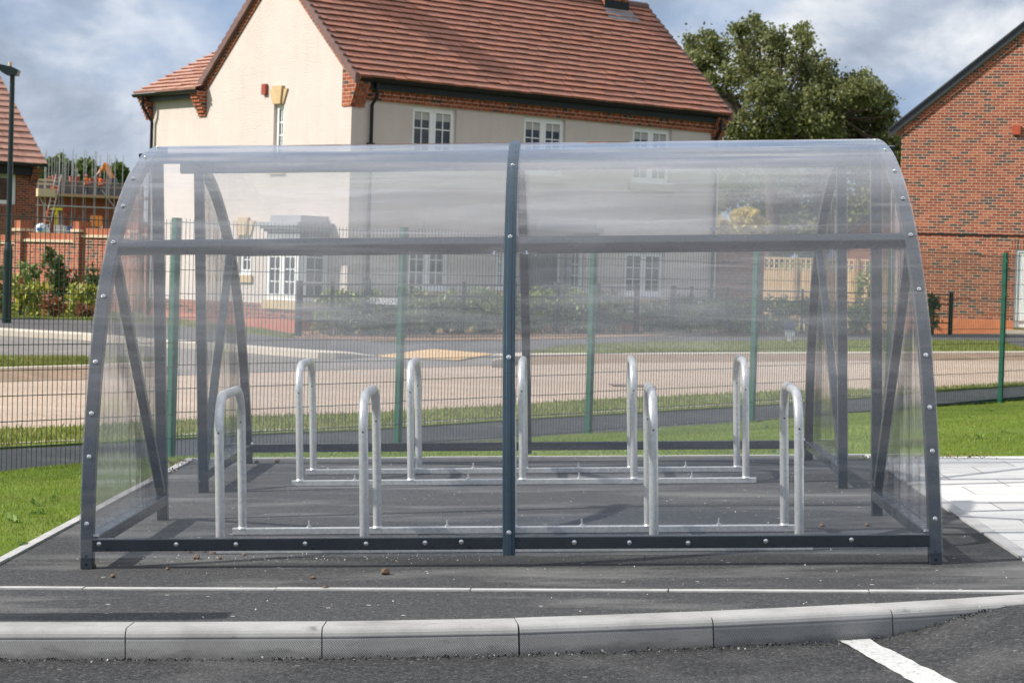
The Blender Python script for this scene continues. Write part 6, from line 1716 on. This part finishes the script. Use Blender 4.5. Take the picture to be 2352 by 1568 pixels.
    for (xa, xb, ya, yb, lb, m) in ((123, 141, 517, 541, 'pale pink wrapped pack of bricks, left one of two above the garden wall', wrap), (142.5, 153, 519, 539, 'grey wrapped brick pack between the pink pack and the blue one', simple('grey_wrap', (0.46, 0.44, 0.42), 0.4)), (153.5, 165, 520, 541, 'brick pack with dark blue bands above the garden wall', simple('blue_wrap', (0.07, 0.07, 0.25), 0.4))):
        a, b_ = at_y(xa, yb, Yp), at_y(xb, ya, Yp); root = thing('brick_pack', lb, 'brick pack', (a.x, Yp, a.z), 'wrapped brick packs on the building site')
        wd, ht = b_.x - a.x, b_.z - a.z; mb = MB(); mb.box((0, 0, 0.1), (wd, 0.9, ht)); mb.build('wrapped_bricks', m, root); mb = MB()
        for k in range(3): mb.box((0.02, 0.05 + k * 0.35, 0), (wd - 0.02, 0.17 + k * 0.35, 0.099))
        mb.build('pallet', MATS['post_timber'], root); mb = MB(); mb.box((-0.01, -0.01, ht * 0.45), (wd + 0.01, 0.91, ht * 0.52)); mb.build('band', M_WHITE, root)
    c = at_y(97, 538, Yp); bush_bag(c, Yp)


def bush_bag(c, Yp):
    root = thing('rubble_bag', 'crumpled white and blue bag of rubble above the garden wall', 'bag', (c.x, Yp, c.z)); mb = MB(); n = 12; rings = [(0.25, 0), (0.34, 0.12), (0.33, 0.32), (0.25, 0.46), (0.1, 0.52)]
    vs = [((r + random.uniform(-.07, .07)) * math.cos(2 * math.pi * k / n), (r + random.uniform(-.07, .07)) * math.sin(2 * math.pi * k / n), h + random.uniform(-.04, .04)) for r, h in rings for k in range(n)]
    fs = [(i * n + k, i * n + (k + 1) % n, (i + 1) * n + (k + 1) % n, (i + 1) * n + k) for i in range(len(rings) - 1) for k in range(n)] + [tuple((len(rings) - 1) * n + k for k in range(n))]
    mb.mesh(vs, fs); mb.build('sack', simple('woven_sack', (0.55, 0.58, 0.62), 0.7, var=0.3, scale=3), root); mb = MB(); mb.box((-0.2, -0.36, 0.18), (0.05, -0.29, 0.32)); mb.build('blue_print', simple('blue_print', (0.05, 0.12, 0.4), 0.6), root)


def person(M, label, hat, arms):
    root = thing('person', label, 'person', M)
    J = {'pelvis': (0, 0, 0.95), 'waist': (0, 0, 1.10), 'chest': (0, 0, 1.32), 'neck': (0, 0, 1.48), 'head': (0, -0.01, 1.58), 'crown': (0, 0, 1.70)}
    P = [J['pelvis'], J['waist'], J['chest'], J['neck'], J['head'], J['crown']]; R = [0.15, 0.145, 0.165, 0.06, 0.095, 0.085]; E = [(0, 1), (1, 2), (2, 3), (3, 4), (4, 5)]
    for sd in (-1, 1):
        k = len(P); P += [(0.09 * sd, 0, 0.88), (0.11 * sd, -0.03, 0.48), (0.12 * sd, 0.02, 0.08), (0.13 * sd, -0.12, 0.04)]; R += [0.10, 0.075, 0.055, 0.045]; E += [(0, k), (k, k + 1), (k + 1, k + 2), (k + 2, k + 3)]
        k = len(P); P += [(0.20 * sd, 0, 1.40), (0.27 * sd, -0.05 - arms * .2, 1.14), (0.24 * sd, -0.15 - arms * .5, 1.0 + arms * .2), (0.23 * sd, -0.23 - arms * .5, 0.97 + arms * .25)]; R += [0.065, 0.05, 0.04, 0.035]; E += [(2, k), (k, k + 1), (k + 1, k + 2), (k + 2, k + 3)]
        for f in range(5):
            a = (f - 2) * 0.022; q = len(P); b0 = P[k + 3]; P += [(b0[0] + a, b0[1] - 0.07, b0[2] - 0.02), (b0[0] + a * 1.2, b0[1] - 0.10, b0[2] - 0.05)]; R += [0.011, 0.009]; E += [(k + 3, q), (q, q + 1)]
    me = bpy.data.meshes.new('body'); me.from_pydata(P, E, []); me.update(); o = bpy.data.objects.new('body', me); COL.objects.link(o); o.parent = root
    m, b, out = mat('workwear_body_' + str(len(MATS))); z = b.add('ShaderNodeSeparateXYZ', x_0=b.add('ShaderNodeTexCoord').outputs['Object']).outputs[2]
    c = b.ramp(z, [(0.0, (0.02, 0.02, 0.02)), (0.09, (0.025, 0.035, 0.06)), (0.955, (0.03, 0.03, 0.035)), (1.0, (0.03, 0.03, 0.035))], 'CONSTANT')
    c = b.mix(b.math('GREATER_THAN', z, 1.47), c, (0.45, 0.25, 0.18)); principled(b, out, c, 0.8); me.materials.append(m)
    md = o.modifiers.new('skin', 'SKIN'); md.use_smooth_shade = True
    for v, r in zip(me.skin_vertices[0].data, R): v.radius = (r, r * 0.8)
    me.skin_vertices[0].data[0].use_root = True; o.modifiers.new('sub', 'SUBSURF').levels = 1; o.modifiers['sub'].render_levels = 1
    mb = MB(); n = 14
    for (za, zb, ra, rb) in ((0.88, 1.15, 0.205, 0.20), (1.15, 1.40, 0.20, 0.225), (1.40, 1.47, 0.225, 0.13)):
        vs = [(r * math.cos(2 * math.pi * k / n), r * 0.75 * math.sin(2 * math.pi * k / n), zz) for zz, r in ((za, ra), (zb, rb)) for k in range(n)]; mb.mesh(vs, [(k, (k + 1) % n, n + (k + 1) % n, n + k) for k in range(n)])
    vest = mb.build('hi_vis_vest', MATS.get('hi_vis_orange') or simple('hi_vis_orange', (0.85, 0.14, 0.02), 0.6), root, smooth=True)
    mb = MB(); vs = [(0.208 * math.cos(2 * math.pi * k / n), 0.157 * math.sin(2 * math.pi * k / n), zz) for zz in (1.02, 1.07) for k in range(n)]; mb.mesh(vs, [(k, (k + 1) % n, n + (k + 1) % n, n + k) for k in range(n)]); mb.build('reflective_band', M_WHITE, vest, smooth=True)
    mb = MB(); rings = [(0.14, 1.64), (0.125, 1.645), (0.12, 1.70), (0.09, 1.76), (0.03, 1.785)]
    vs = [(r * math.cos(2 * math.pi * k / n), r * 1.12 * math.sin(2 * math.pi * k / n), zz) for r, zz in rings for k in range(n)]; mb.mesh(vs, [(i * n + k, i * n + (k + 1) % n, (i + 1) * n + (k + 1) % n, (i + 1) * n + k) for i in range(len(rings) - 1) for k in range(n)] + [tuple((len(rings) - 1) * n + k for k in range(n))])
    mb.build('hard_hat' if hat[0] > 0.2 else 'hair', simple('headwear_' + str(len(MATS)), hat, 0.4), root, smooth=True)
    fb = MB()
    for sd in (-1, 1): fb.box((sd * 0.035 - 0.012, -0.105, 1.595), (sd * 0.035 + 0.012, -0.085, 1.61))
    fb.build('eyes', M_BLACK, root)
site()


# ================================================================== SMALL THINGS ON THE PAD
def stones():
    spots = [(885, 1319, 0.022), (452, 1283, 0.018), (436, 1269, 0.014), (490, 1272, 0.014), (213, 1304, 0.018), (259, 1326, 0.014), (748, 1352, 0.012), (636, 1062, 0.022), (590, 1064, 0.018), (1888, 1209, 0.014), (720, 1329, 0.012), (1700, 1262, 0.012), (560, 1276, 0.012), (385, 1308, 0.01), (1992, 1208, 0.014), (2040, 1100, 0.02), (470, 1267, 0.012), (505, 1284, 0.010)]
    m = simple('orange_brown_stone', (0.15, 0.095, 0.055), 0.9, var=0.4, scale=40)
    for i, (x, y, r) in enumerate(spots):
        bm = bmesh.new(); bmesh.ops.create_icosphere(bm, subdivisions=2, radius=r)
        for v in bm.verts: v.co *= random.uniform(0.8, 1.15); v.co.z *= 0.75
        me = bpy.data.meshes.new('stone'); bm.to_mesh(me); bm.free(); me.materials.append(m); o = bpy.data.objects.new('stone', me); COL.objects.link(o)
        lx, ly = on_pad(x, y); o.matrix_world = PAD @ Matrix.Translation((lx, ly, r * 0.6)); tag(o, 'small loose brown stone lying on the grey asphalt', 'stone', 'loose stones on the asphalt')
    # crumbs of soil along the edge of the grass, one scatter
    P = []
    for k in range(420):
        lx, ly = random.choice(((PX0 - 0.05 + random.gauss(0, .05), random.uniform(4.2, 5.9)), (random.uniform(2.45, 3.4), 5.68 + random.gauss(0, .07)))); p = PAD @ Vector((lx, ly, 0.012)); P.append(tuple(p))
    o = leaves_obj('soil_crumbs', leaf_mesh(P, 0.016, 0.9, 0.2), M_CHIP); tag(o, kind='stuff')
stones()


def guard_rail():
    """steel guard rail at the car park edge; only its shadow reaches the footway in view"""
    h = 1.02; k = SUN.x / SUN.z
    y0 = -1.46 - 0.22 * h; x1 = -1.15 + (SUN.x / SUN.z) * h * 1.0 + 0.03
    root = thing('guard_rail', 'dark steel guard rail at the left, casting the long bar of shadow by the kerb', 'guard rail', PAD)
    mb = MB(); mb.sweep([(-7.5, y0, h), (x1, y0, h)], sq(0.17, 0.15, 0.01)); mb.build('top_rail', M_BLACK, root)
    for x in (-7.3, -5.5, -3.85):
        mb = MB(); mb.sweep([(x, y0, 0), (x, y0, h - 0.08)], sq(0.06, 0.06)); mb.build('post', M_BLACK, root)
guard_rail()


def grit():
    """loose chippings: a dark line of them along the foot of the kerb, pale specks on the pad"""
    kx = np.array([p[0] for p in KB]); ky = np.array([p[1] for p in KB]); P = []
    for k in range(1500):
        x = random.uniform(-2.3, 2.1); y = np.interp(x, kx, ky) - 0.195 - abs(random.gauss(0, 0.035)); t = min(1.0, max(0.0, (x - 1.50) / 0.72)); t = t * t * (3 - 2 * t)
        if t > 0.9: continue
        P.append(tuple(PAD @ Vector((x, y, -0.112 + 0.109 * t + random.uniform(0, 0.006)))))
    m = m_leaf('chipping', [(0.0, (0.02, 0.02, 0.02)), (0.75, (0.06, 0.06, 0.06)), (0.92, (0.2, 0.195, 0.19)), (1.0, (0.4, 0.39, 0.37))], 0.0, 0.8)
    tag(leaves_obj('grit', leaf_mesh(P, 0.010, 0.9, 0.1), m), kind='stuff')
    P = []
    for k in range(900):
        x, y = random.uniform(-2.4, 2.4), random.uniform(-1.5, 5.8)
        if k % 3 == 0: x, y = random.gauss(-1.1, 0.5), random.gauss(0.33, 0.10)
        P.append(tuple(PAD @ Vector((x, y, 0.003))))
    m = m_leaf('pale_chipping', [(0.0, (0.35, 0.34, 0.32)), (0.7, (0.5, 0.49, 0.47)), (1.0, (0.25, 0.2, 0.15))], 0.0, 0.8)
    tag(leaves_obj('grit', leaf_mesh(P, 0.0085, 0.9, 0.0), m), kind='stuff')
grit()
